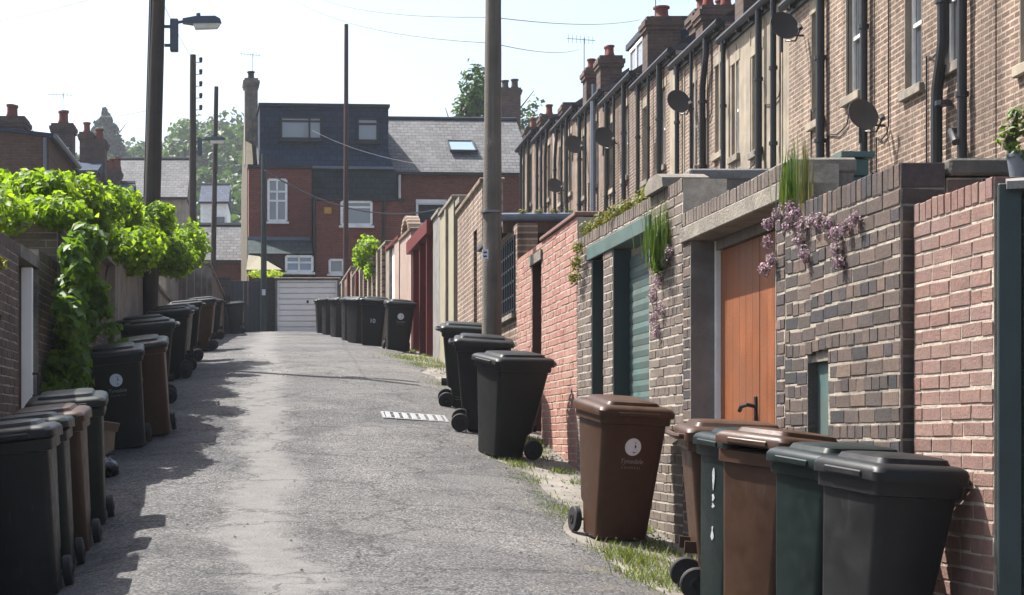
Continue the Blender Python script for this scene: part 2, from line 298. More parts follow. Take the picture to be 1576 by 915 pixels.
# ------------------------------------------------------------------ mesh building
class MB:
    def __init__(s): s.v = []; s.f = []
    def add(s, vs, fs):
        o = len(s.v); s.v.extend([tuple(a) for a in vs]); s.f.extend([tuple(i + o for i in f) for f in fs]); return s
    def box(s, x0, x1, y0, y1, z0, z1, bev=0.0):
        if x0 > x1: x0, x1 = x1, x0
        if y0 > y1: y0, y1 = y1, y0
        if z0 > z1: z0, z1 = z1, z0
        if bev <= 0:
            vs = [(x, y, z) for z in (z0, z1) for y in (y0, y1) for x in (x0, x1)]
            return s.add(vs, [(0, 2, 3, 1), (4, 5, 7, 6), (0, 1, 5, 4), (2, 6, 7, 3), (0, 4, 6, 2), (1, 3, 7, 5)])
        b = min(bev, (x1 - x0) / 2.1, (y1 - y0) / 2.1, (z1 - z0) / 2.1)
        def rect(z, i): return [(x0 + i, y0, z), (x1 - i, y0, z), (x1, y0 + i, z), (x1, y1 - i, z), (x1 - i, y1, z), (x0 + i, y1, z), (x0, y1 - i, z), (x0, y0 + i, z)]
        r1 = rect(z0 + b, b); r2 = rect(z1 - b, b)
        def ins(z): return [(x0 + b, y0 + b, z), (x1 - b, y0 + b, z), (x1 - b, y0 + b, z), (x1 - b, y1 - b, z), (x1 - b, y1 - b, z), (x0 + b, y1 - b, z), (x0 + b, y1 - b, z), (x0 + b, y0 + b, z)]
        bot = [(x0 + b, y0 + b, z0), (x1 - b, y0 + b, z0), (x1 - b, y1 - b, z0), (x0 + b, y1 - b, z0)]
        top = [(x0 + b, y0 + b, z1), (x1 - b, y0 + b, z1), (x1 - b, y1 - b, z1), (x0 + b, y1 - b, z1)]
        vs = r1 + r2 + bot + top; fs = []
        for i in range(8): j = (i + 1) % 8; fs.append((i, j, 8 + j, 8 + i))
        B, T = 16, 20
        fs += [(B, B + 3, B + 2, B + 1), (T, T + 1, T + 2, T + 3)]
        fs += [(B, B + 1, 1, 0), (B + 1, B + 2, 3, 2), (B + 2, B + 3, 5, 4), (B + 3, B, 7, 6), (B + 1, 2, 1), (B + 2, 4, 3), (B + 3, 6, 5), (B, 0, 7)]
        fs += [(T, 8, 9, T + 1), (T + 1, 10, 11, T + 2), (T + 2, 12, 13, T + 3), (T + 3, 14, 15, T), (T + 1, 9, 10), (T + 2, 11, 12), (T + 3, 13, 14), (T, 15, 8)]
        return s.add(vs, fs)
    def loft(s, rings, cap0=True, cap1=True):
        n = len(rings[0]); vs = [p for r in rings for p in r]; fs = []
        for k in range(len(rings) - 1):
            for i in range(n):
                j = (i + 1) % n; fs.append((k * n + i, k * n + j, (k + 1) * n + j, (k + 1) * n + i))
        if cap0: fs.append(tuple(range(n))[::-1])
        if cap1: fs.append(tuple((len(rings) - 1) * n + i for i in range(n)))
        return s.add(vs, fs)
    def tube(s, pts, r, n=8, cap=True):
        pts = [Vector(p) for p in pts]; rings = []
        rs = r if isinstance(r, (list, tuple)) else [r] * len(pts)
        t = (pts[1] - pts[0]).normalized(); up = Vector((0, 0, 1)) if abs(t.z) < .9 else Vector((1, 0, 0))
        a = t.cross(up).normalized()
        for i, p in enumerate(pts):
            if i == 0: t = (pts[1] - pts[0])
            elif i == len(pts) - 1: t = (pts[-1] - pts[-2])
            else: t = (pts[i + 1] - pts[i]).normalized() + (pts[i] - pts[i - 1]).normalized()
            t.normalize(); a = (a - t * a.dot(t)).normalized(); b = t.cross(a)
            rings.append([p + (a * math.cos(2 * math.pi * k / n) + b * math.sin(2 * math.pi * k / n)) * rs[i] for k in range(n)])
        return s.loft(rings, cap, cap)
    def lathe(s, prof, n=16, axis='z', c=(0, 0, 0)):
        rings = []
        for r, h in prof:
            ring = []
            for k in range(n):
                a = 2 * math.pi * k / n; u, w = r * math.cos(a), r * math.sin(a)
                p = (u, w, h) if axis == 'z' else ((h, u, w) if axis == 'x' else (w, h, u))
                ring.append((p[0] + c[0], p[1] + c[1], p[2] + c[2]))
            rings.append(ring)
        return s.loft(rings)
    def prism(s, poly, y0, y1):               # polygon in x,z extruded along y
        n = len(poly); vs = [(p[0], y0, p[1]) for p in poly] + [(p[0], y1, p[1]) for p in poly]
        fs = [tuple(range(n)), tuple(range(2 * n - 1, n - 1, -1))] + [(i, i + n, (i + 1) % n + n, (i + 1) % n) for i in range(n)]
        return s.add(vs, fs)
    def mesh(s, name, mat=None, smooth=False):
        me = bpy.data.meshes.new(name); me.from_pydata(s.v, [], s.f); me.update()
        import bmesh
        bm = bmesh.new(); bm.from_mesh(me); bmesh.ops.recalc_face_normals(bm, faces=bm.faces[:]); bm.to_mesh(me); bm.free()
        if mat is not None: me.materials.append(MT[mat] if isinstance(mat, str) else mat)
        if smooth:
            me.shade_smooth()
            if smooth != 'full': me.set_sharp_from_angle(angle=RD(35))
        return me
def link(name, me, parent=None, loc=(0, 0, 0), rot=(0, 0, 0), scale=(1, 1, 1), mat=None):
    o = bpy.data.objects.new(name, me); COL.objects.link(o)
    if parent is not None: o.parent = parent
    o.location = loc; o.rotation_euler = rot; o.scale = scale
    if mat is not None and me is not None:
        o.material_slots[0].link = 'OBJECT'; o.material_slots[0].material = MT[mat]
    return o
def part(name, mb, mat, parent=None, smooth=False, **kw):
    return link(name, mb.mesh(name, mat, smooth), parent, **kw)
def B(*a, bev=0.0): return MB().box(*a, bev=bev)
def tag(o, label, cat, group=None):
    o['label'] = label; o['category'] = cat
    if group: o['group'] = group
    return o
def empty(name, loc=(0, 0, 0), rotz=0.0, label=None, cat=None, group=None):
    o = bpy.data.objects.new(name, None); COL.objects.link(o); o.location = loc; o.rotation_euler = (0, 0, rotz); o.empty_display_size = .2
    if label: tag(o, label, cat, group)
    return o
def structure(o): o['kind'] = 'structure'; return o
def stuff(o): o['kind'] = 'stuff'; return o

def leaf_mesh(name, pts, nrm, size, mat, seed=0, aspect=.6, jitter=.7, tipdir=None):
    r = np.random.default_rng(seed); n = len(pts); pts = np.asarray(pts); nrm = np.asarray(nrm, float)
    nrm = nrm + r.normal(0, jitter, (n, 3)); nrm /= np.linalg.norm(nrm, axis=1)[:, None] + 1e-9
    t = r.normal(0, 1, (n, 3)) if tipdir is None else np.tile(np.array(tipdir, float), (n, 1)) + r.normal(0, .45, (n, 3))
    t -= nrm * np.sum(t * nrm, 1)[:, None]; t /= np.linalg.norm(t, axis=1)[:, None] + 1e-9
    b = np.cross(nrm, t); s = size * r.uniform(.6, 1.35, n)[:, None]
    fold = nrm * s * .18
    v = np.stack([pts - t * s * .5, pts + b * s * aspect * .5 + fold, pts + t * s * .55, pts - b * s * aspect * .5 + fold], 1).reshape(-1, 3)
    idx = (np.arange(n) * 4)[:, None]
    f = np.concatenate([idx + np.array([[0, 1, 2]]), idx + np.array([[0, 2, 3]])], 1).reshape(-1, 3)
    me = bpy.data.meshes.new(name); me.vertices.add(n * 4); me.vertices.foreach_set('co', v.ravel())
    me.loops.add(n * 6); me.loops.foreach_set('vertex_index', f.ravel().astype(np.int32))
    me.polygons.add(n * 2); me.polygons.foreach_set('loop_start', np.arange(0, n * 6, 3, dtype=np.int32))
    me.update(calc_edges=True); me.validate()
    me.materials.append(MT[mat] if isinstance(mat, str) else mat)
    return me
def blob_points(blobs, seed=0, shell=.55):
    r = np.random.default_rng(seed); P = []; N = []
    for (c, rad, n) in blobs:
        d = r.normal(0, 1, (n, 3)); d /= np.linalg.norm(d, axis=1)[:, None]
        k = shell + (1 - shell) * r.random(n) ** .6
        wob = 1 + .16 * np.sin(d[:, 0] * 7 + c[0] * 5) * np.cos(d[:, 2] * 6 + c[1] * 3) + .1 * np.sin(d[:, 1] * 13 + d[:, 2] * 9)
        P.append(np.array(c) + d * np.array(rad) * (k * wob)[:, None]); N.append(d + np.array([0, 0, .5]))
    return np.concatenate(P), np.concatenate(N)
# ================================================================== ground, lane, hillside
def sheet(name, xs, ys, fz, mat, smooth=True):
    nx, ny = len(xs), len(ys)
    v = [(x, y, fz(x, y)) for y in ys for x in xs]
    f = [(j * nx + i, j * nx + i + 1, (j + 1) * nx + i + 1, (j + 1) * nx + i) for j in range(ny - 1) for i in range(nx - 1)]
    return structure(part(name, MB().add(v, f), mat, smooth='full' if smooth else False))
YS = [-40, -20, -8] + [-4 + .35 * i for i in range(182)] + [62, 66, 72, 80, 100, 120, 160, 220, 300, 380]
XIN = [-3.2 + .2 * i for i in range(33)]
def hill_z(x, y):
    t = max(0, min(1, (y - 110) / 190.0)); t = t * t * (3 - 2 * t)
    t2 = max(0, min(1, (20 - x) / 26.0))
    return t * (42 + 3 * math.sin(x * .07 + 1.2) + 2 * math.sin(x * .19) - 5 * math.exp(-((x + 25) / 9.0) ** 2)) * t2
def ground_z(x, y):
    return ground(x, y) + (-.02 if abs(x) <= 3.3 and -8 < y < 60 else -.02)
sheet('ground', [-250, -150, -80, -40, -20, -9, -5] + XIN + [5, 9, 20, 40, 80, 150, 250], YS, ground_z, 'ground')
def lane_edge(D, side):
    n = .09 * math.sin(D * 1.3 + side) + .05 * math.sin(D * 3.1 + 2 * side)
    if side > 0: return min(XR(D) - .55, 2.22) + n if D > 6 else 2.2 + n
    return -2.28 + n * .5
lv, lf = [], []; lys = [-4 + .18 * i for i in range(349)]
for D in lys:
    a, b2 = lane_edge(D, -1), lane_edge(D, 1)
    for i in range(27):
        x = a + (b2 - a) * i / 26
        z = ground(x, D) + .012 * math.sin(D * 1.3 + x * 2) * math.sin(x * 1.7 + D * .4)
        e = min(i, 26 - i); z += (-.016 if e == 0 else (.006 if e == 1 else .014))
        lv.append((x, D, z))
for j in range(len(lys) - 1):
    for i in range(26): lf.append((j * 27 + i, j * 27 + i + 1, (j + 1) * 27 + i + 1, (j + 1) * 27 + i))
structure(part('lane', MB().add(lv, lf), 'lane', smooth='full'))
sheet('hillside', [-190 + 10 * i for i in range(28)], [112 + 10 * i for i in range(26)], lambda x, y: ground(x, y) + hill_z(x, y) - .6, 'hill')

# far wood on the hillside: one mass
r0 = random.Random(3); blobs = []
for k in range(680):
    x = r0.uniform(-75, 14); y = 150 + 160 * r0.random() ** .8
    if (x / y) < -.23: continue
    g = ground(x, y) + hill_z(x, y); h = r0.uniform(4, 8.5); w = r0.uniform(2.6, 4.6)
    if x / y > -.02 and y > 200: continue
    for q in range(3):
        blobs.append(((x + r0.uniform(-.5, .5) * w, y + r0.uniform(-.5, .5) * w, g + h * r0.uniform(.4, .85)), (w * r0.uniform(.5, .8), w * r0.uniform(.5, .8), h * .32), 95))
P, N = blob_points(blobs, 5, .6)
wood = link('hillside_wood', leaf_mesh('hillside_wood', P, N, .95, 'tree', 5, .75)); stuff(wood)
tag(wood, 'distant green wooded hillside beyond the rooftops', 'woodland')

def tree(name, label, x, D, ztop, zbase, crown, mat, leaf, nleaf, seed, group=None, trunk_r=.25):
    t = empty(name, (x, D, zbase), 0, label, 'tree', group)
    H = ztop - zbase; mb = MB()
    mb.tube([(0, 0, -.5), (.05, 0, H * .3), (-.05, .1, H * .6), (0, 0, H * .85)], [trunk_r, trunk_r * .8, trunk_r * .5, trunk_r * .15], 8)
    rr = random.Random(seed)
    for k in range(6):
        a = k * 1.05 + rr.random(); z = H * (.35 + .07 * k)
        mb.tube([(0, 0, z), (math.cos(a) * H * .12, math.sin(a) * H * .12, z + H * .08), (math.cos(a) * H * .24, math.sin(a) * H * .24, z + H * .2)], [trunk_r * .4, trunk_r * .25, trunk_r * .06], 6)
    part('trunk', mb, 'bark', t, smooth=True)
    bl = [((c[0], c[1], c[2] * H), r, nleaf) for c, r in crown(H, rr)]
    P, N = blob_points(bl, seed, .45)
    link('crown', leaf_mesh('crown', P, N, leaf, mat, seed, .7), t)
    return t
def round_crown(w):
    def f(H, rr):
        return [((rr.uniform(-1, 1) * w * .7, rr.uniform(-1, 1) * w * .7, rr.uniform(.5, .93)), (w * rr.uniform(.3, .5),) * 2 + (H * rr.uniform(.08, .14),)) for _ in range(15)]
    return f
def spire_crown(w):
    def f(H, rr):
        out = []
        for k in range(26):
            t = k / 25; rad = w * (1 - t) ** .75 + .25
            a = k * 2.4; out.append(((math.cos(a) * rad * .4, math.sin(a) * rad * .4, .14 + .84 * t), (rad * .75, rad * .75, H * .05)))
        return out
    return f
x, D, z = px(162, 172, 235); tree('conifer_tree', 'tall dark spire-shaped conifer on the hill between left chimneys and nearest lamp pole', x, D, z, ground(x, D) + hill_z(x, D) - 2, spire_crown(5.2), 'conifer', .7, 520, 11, trunk_r=.4)
x, D, z = px(728, 108, 86); tree('broadleaf_tree', 'pale green leafy tree showing above the ridge beside the near right pole', x, D, z, ground(x, D), round_crown(1.7), 'tree', .26, 420, 12)
x, D, z = px(806, 158, 105); tree('broadleaf_tree', 'small tip of green tree right of the far twin-pot chimney', x, D, z, ground(x, D), round_crown(1.6), 'tree', .3, 200, 13)

# ================================================================== brick walls
def frame(p0, p1):
    """matrix whose x axis runs p0 -> p1 on the ground plan and whose y axis points to the left of that direction"""
    d = Vector((p1[0] - p0[0], p1[1] - p0[1])); th = math.atan2(d.y, d.x)
    return th, d.length
def wall_core(mb, x0, x1, z0, z1, t, ops):
    xs = sorted({x0, x1, *[min(max(a, x0), x1) for o in ops for a in o[:2]]}); zs = sorted({z0, z1, *[min(max(a, z0), z1) for o in ops for a in o[2:4]]})
    nx, nz = len(xs) - 1, len(zs) - 1
    full = [[not any(o[0] - 1e-6 <= (xs[i] + xs[i + 1]) / 2 <= o[1] + 1e-6 and o[2] - 1e-6 <= (zs[k] + zs[k + 1]) / 2 <= o[3] + 1e-6 for o in ops) for k in range(nz)] for i in range(nx)]
    for i in range(nx):
        for k in range(nz):
            if not full[i][k]: continue
            a, b, c, d = xs[i], xs[i + 1], zs[k], zs[k + 1]
            mb.add([(a, 0, c), (b, 0, c), (b, 0, d), (a, 0, d)], [(0, 1, 2, 3)]); mb.add([(a, -t, c), (b, -t, c), (b, -t, d), (a, -t, d)], [(3, 2, 1, 0)])
            for ok, q in ((i == 0 or not full[i - 1][k], [(a, 0, c), (a, -t, c), (a, -t, d), (a, 0, d)]), (i == nx - 1 or not full[i + 1][k], [(b, 0, c), (b, -t, c), (b, -t, d), (b, 0, d)]),
                          (k == 0 or not full[i][k - 1], [(a, 0, c), (b, 0, c), (b, -t, c), (a, -t, c)]), (k == nz - 1 or not full[i][k + 1], [(a, 0, d), (b, 0, d), (b, -t, d), (a, -t, d)])):
                if ok: mb.add(q, [(0, 1, 2, 3)])
    return mb
def core_mesh(mb, name, mat):                  # shared vertices merged so that normals come out right
    import bmesh
    me = mb.mesh(name, mat); bm = bmesh.new(); bm.from_mesh(me); bmesh.ops.remove_doubles(bm, verts=bm.verts[:], dist=1e-5)
    bmesh.ops.recalc_face_normals(bm, faces=bm.faces[:]); bm.to_mesh(me); bm.free(); return me
def unit_brick(seed):
    r = random.Random(seed); j = lambda a: r.uniform(-a, a); mb = MB()
    bk = [(-.5, -.5, -.5), (.5, -.5, -.5), (.5, -.5, .5), (-.5, -.5, .5)]
    rim = [(x + j(.012), .44 + j(.015), z + j(.04)) for x, z in ((-.5, -.5), (.5, -.5), (.5, .5), (-.5, .5))]
    fr = [(x * .955 + j(.012), .5 + j(.015), z * .88 + j(.035)) for x, z in ((-.5, -.5), (.5, -.5), (.5, .5), (-.5, .5))]
    fs = [(8, 9, 10, 11)]
    for i in range(4): k = (i + 1) % 4; fs += [(i, k, 4 + k, 4 + i), (4 + i, 4 + k, 8 + k, 8 + i)]
    mb.add(bk + rim + fr, fs); return mb
BRICKS = [unit_brick(i) for i in range(6)]
_bm = {}
def brick_data(mat):
    if mat not in _bm: _bm[mat] = [b.mesh('brick', mat) for b in BRICKS]
    return _bm[mat]
def subtract(iv, cuts):
    out = [iv]
    for a, b in cuts:
        nxt = []
        for p, q in out:
            if b <= p or a >= q: nxt.append((p, q))
            else:
                if a > p: nxt.append((p, a))
                if b < q: nxt.append((b, q))
        out = nxt
    return out
def lay(parent, th, p0, x0, x1, ztop, zbot, ops, mat, cap=None, seed=1, maxp=300, warp=None, proud=.0035, end=0.0, header_every=4, capcol=None, ch=.0755, far_end=0.0):
    """courses of single bricks on the face y = 0 of a wall frame"""
    r = random.Random(seed); items = []; z = ztop
    if cap:
        h = cap; n = max(1, round((x1 - x0) / .076)); w = (x1 - x0) / n
        for i in range(n):
            xa = x0 + i * w
            if any(o[0] < xa + w / 2 < o[1] and o[2] < z - h / 2 < o[3] for o in ops): continue
            items.append((xa + w / 2, z - h / 2 + r.uniform(-.004, .004), w - .010, h - .006, proud + r.uniform(0, .004), capcol or mat, 0))
        if end: items.append(('end', -end / 2, end - .01, z - h / 2, h - .006, mat))
        z -= h + .006
    row = 0
    while z - .066 > zbot:
        hdr = header_every and row % header_every == header_every - 1
        L = .1125 if hdr else .225; off = (.056 if hdr else (.1125 if row % 2 else 0)) + r.uniform(-.02, .02)
        zc = z - (ch - .0085) / 2; cuts = [(o[0] - .004, o[1] + .004) for o in ops if o[2] < zc + .03 and o[3] > zc - .03]
        a = x0 - off
        while a < x1:
            if r.random() < .12 and not hdr: l = L * .5
            else: l = L
            for p, q in subtract((max(a, x0) + .0035, min(a + l, x1) - .0035), cuts):
                if q - p < .03: continue
                xc = (p + q) / 2; zz = zc + r.uniform(-.0025, .0025) + (warp(xc, zc) if warp else 0)
                items.append((xc, zz, q - p, ch - .0105 + r.uniform(-.004, .002), proud + r.uniform(-.0015, .003), mat, r.uniform(-.012, .012)))
            a += l
        if end or far_end:
            for c0, c1 in (((-.012, -.115), (-.125, -(end or far_end) + .004)) if row % 2 else ((-.012, -(end or far_end) + .004),)):
                items.append(('end', (c0 + c1) / 2, abs(c1 - c0), zc, ch - .0105, mat))
        z -= ch; row += 1
    ct, st = math.cos(th), math.sin(th)
    def key(it):
        xc, zc = (0, it[3]) if it[0] == 'end' else (it[0], it[1])
        X, Y = p0[0] + ct * xc, p0[1] + st * xc; u, v = proj((X, Y, zc))
        vis = -8 < u < 1584 and -8 < v < 923
        return (0 if vis else 1, Y)
    items.sort(key=key); vis_n = sum(1 for it in items if key(it)[0] == 0)
    rest = MB()
    for i, it in enumerate(items):
        if it[0] == 'end':
            _, yc, w, zc, h, m_ = it
            loc, rz = ((-.006 + .025, yc, zc), math.pi / 2) if not far_end else ((x1 + .006 - .025, yc, zc), -math.pi / 2)
            sc = (w, .05, h)
        else:
            xc, zc, w, h, pr, m_, ry = it
            loc = (xc, pr - .035, zc); sc = (w, .07, h); rz = 0
        k = r.randrange(6)
        if i < min(maxp, vis_n):
            link('brick', brick_data(m_)[k], parent, loc, (0, 0 if it[0] == 'end' else it[6], rz), sc)
        else:
            c, s_ = math.cos(rz), math.sin(rz)
            vs = [(loc[0] + c * x * sc[0] - s_ * y * sc[1], loc[1] + s_ * x * sc[0] + c * y * sc[1], loc[2] + zz * sc[2]) for x, y, zz in BRICKS[k].v]
            rest.add(vs, BRICKS[k].f)
    if rest.v: stuff(part('brickwork', rest, mat, parent))
def wall(name, label, cat, D0, D1, ztop, mat, mortar, ops=(), cap=None, t=.225, dx=0.0, bricks=True, seed=1, maxp=300, warp=None, end=False, coremat=None, capcol=None, hdr=4, ch=.0755):
    p0 = (XR(D0) + dx, D0); p1 = (XR(D1) + dx, D1); th, L = frame(p0, p1)
    zb = min(ground(p0[0], D0), ground(p1[0], D1)) - .15
    e = empty(name, (p0[0], p0[1], 0), th, label, cat)
    ops = list(ops)
    mb = wall_core(MB(), 0, L, zb, ztop - .008, t, ops)
    link('core', core_mesh(mb, 'core', mortar), e)
    if bricks: lay(e, th, p0, 0, L, ztop, zb, ops, mat, cap, seed, maxp, warp, end=t if end else 0, capcol=capcol, header_every=hdr, ch=ch)
    return e, th, L, zb

# right-hand yard walls, near to far (lengths in metres from the near end)
gB = 'brick yard walls on the right of the lane'
wr, th1, L1, zb1 = wall('brick_wall', 'clean red brick wall with pale mortar beside the dark gate at right edge', 'wall', 7.53, 8.425, 1.155, 'redbrick', 'mortar', cap=.105, dx=.06, seed=2, end=True, hdr=0)
hb = MB()
for i in range(2):
    for k in range(2): hb.lathe([(.012, -.004), (.012, .004)], 10, 'x', (-.014, -.055 - .045 * i, 1.115 - .045 * k))
part('core_hole_shade', hb, 'dark', wr)  # flat dark discs paint the shade inside the brick perforations

# dark wall with its dividing wall
def dwarp(x, z): return -.03 * math.exp(-((x - 1.53) / .28) ** 2) * max(0, min(1, (z + .2) * 1.2))
D2a, D2b = 8.45, 10.24
e2, th2, L2, zb2 = wall('brick_wall', 'sooty dark brick wall hung with pink flowers between red wall and orange doors', 'wall', D2a, D2b, 1.37, 'darkbrick', 'mortar_dark',
                        ops=[(1.04, 1.39, -1.6, .49)], cap=.13, seed=3, warp=dwarp, hdr=3, ch=.084, end=True)
hat = part('hatch_door', B(1.045, 1.385, -.09, -.055, -1.5, .42, bev=.004), 'teal', e2)
part('hatch_jamb_shade', B(1.378, 1.391, -.055, .003, -1.5, .42), 'darkstone', e2)  # thin dark lining paints the shade on the far jamb
part('hatch_lintel', B(1.01, 1.43, -.2, -.02, .425, .489), 'stone', e2)
xd = XR(8.45) + .232; th, _ = frame((xd + 3, 8.452), (xd, 8.452))
dv = empty('dividing_wall', (xd + 3, 8.452, 0), th, 'dark shaded yard dividing wall with stone coping end-on behind red wall', 'wall')
link('core', core_mesh(wall_core(MB(), 0, 3, -1.35, 1.29, .205, []), 'core', 'mortar_dark'), dv)
lay(dv, th, (xd + 3, 8.452), 0, 3, 1.285, -1.35, [], 'darkbrick', None, 4, 200)
part('coping', B(-.02, 3.24, -.235, .035, 1.373, 1.425, bev=.012) if False else B(0, 2.995, -.235, .03, 1.30, 1.385, bev=.012), 'darkstone', dv)

# orange doors and their wall
D3a, D3b = 10.25, 12.62
o0, o1 = .16, 2.16
e3, th3, L3, zb3 = wall('brick_wall', 'narrow brick surround with concrete lintel around the orange timber doors', 'wall', D3a, D3b, 1.66, 'darkbrick', 'mortar_dark',
                        ops=[(o0, o1, -2, 1.44)], cap=.11, seed=5, t=.33, capcol='greybrick')
part('lintel', B(-.0, L3, -.325, .03, 1.43, 1.545, bev=.008), 'stone', e3)
part('jamb', B(o1 - .012, o1 + .001, -.32, .004, zb3, 1.43), 'concrete', e3)
part('jamb', B(o0 - .001, o0 + .012, -.32, .004, zb3, 1.43), 'concrete', e3)
dr = empty('garage_door', e3.location, th3, 'pair of orange-brown boarded timber doors with black latch in concrete surround', 'door')
fx0, fx1, yd = o0 + .016, o1 - .016, -.20
part('frame', B(fx1 - .045, fx1, yd - .06, yd + .03, zb3, 1.425), 'white', dr); part('frame', B(fx0, fx0 + .045, yd - .06, yd + .03, zb3, 1.425), 'white', dr)
part('frame_head', B(fx0 + .045, fx1 - .045, yd - .06, yd + .03, 1.355, 1.425), 'greytimber', dr)
mid = (fx0 + fx1) / 2
for a, b in ((fx0 + .05, mid - .006), (mid + .006, fx1 - .05)):
    leaf = part('door_leaf', B(a, b, yd - .055, yd - .02, zb3, 1.35), 'orange', dr)
    n = 6; w = (b - a) / n
    for i in range(n):
        part('board', B(a + i * w + .001, a + (i + 1) * w - .001, yd - .021, yd - .002, zb3, 1.347, bev=.002), 'orange', leaf)
lat = part('latch_plate', B(mid + .05, mid + .09, yd - .002, yd + .012, .02, .27, bev=.004), 'black_metal', dr)
part('latch_handle', MB().tube([(mid + .07, yd + .01, .20), (mid + .07, yd + .06, .21), (mid + .20, yd + .065, .20), (mid + .24, yd + .065, .17)], .014, 8), 'black_metal', lat, smooth=True)

# green garage wall
D4a, D4b = 12.63, 16.62
def u4(D): return (D - D4a) * 1.0004
g0, g1 = u4(13.68), u4(15.04); n0, n1 = u4(15.42), u4(15.96)
e4, th4, L4, zb4 = wall('brick_wall', 'grey-brown brick wall with teal lintel around the green roller door', 'wall', D4a, D4b, 1.93, 'greybrick', 'mortar',
                        ops=[(g0, g1, -2, 1.74), (n0, n1, -2, 1.66)], cap=.11, seed=6, t=.33)
part('lintel', B(g0 - .06, n1 + .12, -.2, .022, 1.66, 1.79, bev=.006), 'teal', e4)
part('pier_cap', MB().prism([(.42, 1.925), (1.0, 1.925), (1.0, 2.0), (.86, 2.05), (.6, 2.05), (.44, 2.0)], -.32, .05), 'stone', e4)
rd = empty('roller_door', e4.location, th4, 'faded teal slatted roller garage door under matching lintel', 'door')
nsl = 27; zs0 = zb4 + .05
for i in range(nsl):
    za = zs0 + i * .1
    if za + .1 > 1.66: break
    part('slat', MB().prism([(0, 0)], 0, 0) if False else MB().add([(g0 + .02, -.15, za), (g1 - .02, -.15, za), (g1 - .02, -.143, za + .05), (g0 + .02, -.143, za + .05), (g1 - .02, -.15, za + .096), (g0 + .02, -.15, za + .096), (g0 + .02, -.17, za), (g1 - .02, -.17, za), (g1 - .02, -.17, za + .096), (g0 + .02, -.17, za + .096)],
         [(0, 1, 2, 3), (3, 2, 4, 5), (6, 9, 8, 7), (5, 4, 8, 9), (0, 6, 7, 1), (0, 3, 5, 9, 6), (1, 7, 8, 4, 2)]), 'teal', rd)
part('guide', B(g1 - .03, g1 - .001, -.16, -.004, zb4, 1.655), 'darkteal', rd); part('guide', B(g0, g0 + .03, -.16, -.09, zb4, 1.655), 'darkteal', rd)  # far guide widened in dark colour to paint the shade of the recess
nd = empty('side_door', e4.location, th4, 'narrow dark green door beside the teal roller door', 'door')
part('door_leaf', B(n0 + .03, n1 - .03, -.2, -.16, zb4, 1.63), 'darkteal', nd); part('frame', B(n1 - .03, n1 - .001, -.22, -.004, zb4, 1.65), 'darkteal', nd)  # frame lines the whole far reveal, painting the opening's shade dark
for i in range(4): part('board', B(n0 + .04 + i * .118, n0 + .15 + i * .118, -.161, -.15, zb4, 1.62, bev=.003), 'darkteal', nd)

# pink wall
D5a, D5b = 16.63, 20.75
d0, d1 = 18.86 - D5a, 19.55 - D5a
e5, th5, L5, zb5 = wall('brick_wall', 'bright pink-red brick wall with narrow doorway behind the near right pole', 'wall', D5a, D5b, 2.16, 'pinkbrick', 'mortar',
                        ops=[(d0, d1, -1, 1.96)], cap=None, seed=7, maxp=300, t=.3)
part('lintel', B(d0 - .1, d1 + .1, -.28, .03, 1.96, 2.07), 'stone', e5); part('coping', B(-.01, d0 - .02, -.31, .03, 2.163, 2.21, bev=.01), 'redbrick', e5)
part('jamb', B(d1 - .012, d1 - .001, -.29, -.003, zb5, 1.955), 'rust', e5)  # dark red-brown lining, with the doorway recess's shade put into its colour
ld = empty('plank_door', e5.location, th5, 'dark red plank door in the pink wall doorway', 'door')
for i in range(5): part('board', B(d0 + .02 + i * .13, d0 + .145 + i * .13, -.2, -.17, zb5, 1.95, bev=.003), 'redpaint', ld)
# lattice window stretch
e6, th6, L6, zb6 = wall('brick_wall', 'red brick wall with dark blue lattice window beyond the pink doorway', 'wall', 20.76, 24.55, 2.62, 'pinkbrick', 'mortar', ops=[(.15, 1.55, 1.52, 2.5)], bricks=False, t=.25)
e6.children[0].data.materials[0] = MT['tb1']
lw = empty('lattice_window', e6.location, th6, 'dark blue barred lattice window in brick yard wall left of carport', 'window')
part('pane', B(.16, 1.54, -.2, -.18, 1.53, 2.49), 'glass', lw)
for i in range(7): part('bar', B(.17 + i * .22, .205 + i * .22, -.02, .02, 1.53, 2.49), 'navy', lw)
for i in range(6): part('cross_bar', B(.16, 1.54, -.012, .012, 1.56 + i * .178, 1.585 + i * .178), 'navy', lw)
part('sill', B(.1, 1.6, -.2, .06, 1.46, 1.519), 'stone', e6)
# carport roof with gutter, square to the lane
cp = empty('carport', (0, 21.2, 0), 0, 'flat carport roof with blue-grey gutter across the yard above pink wall', 'carport')
part('roof', B(2.66, 4.1, .06, 3.0, 2.63, 2.70), 'slate_y', cp); part('gutter', MB().tube([(2.6, 0, 2.74), (4.12, 0, 2.75)], .055, 10), 'blue_grey', cp, smooth=True)
part('fascia', B(2.66, 4.1, .01, .055, 2.55, 2.72), 'timber', cp)
for xx in (3.02, 4.0): part('post', B(xx, xx + .09, .1, .19, .2, 2.62), 'timber', cp)
part('brace', MB().tube([(3.1, .14, 2.1), (3.5, .14, 2.6)], .03, 6), 'timber', cp)
part('back_wall', B(3.0, 4.1, 2.8, 2.95, .3, 2.62), 'tb3', cp)

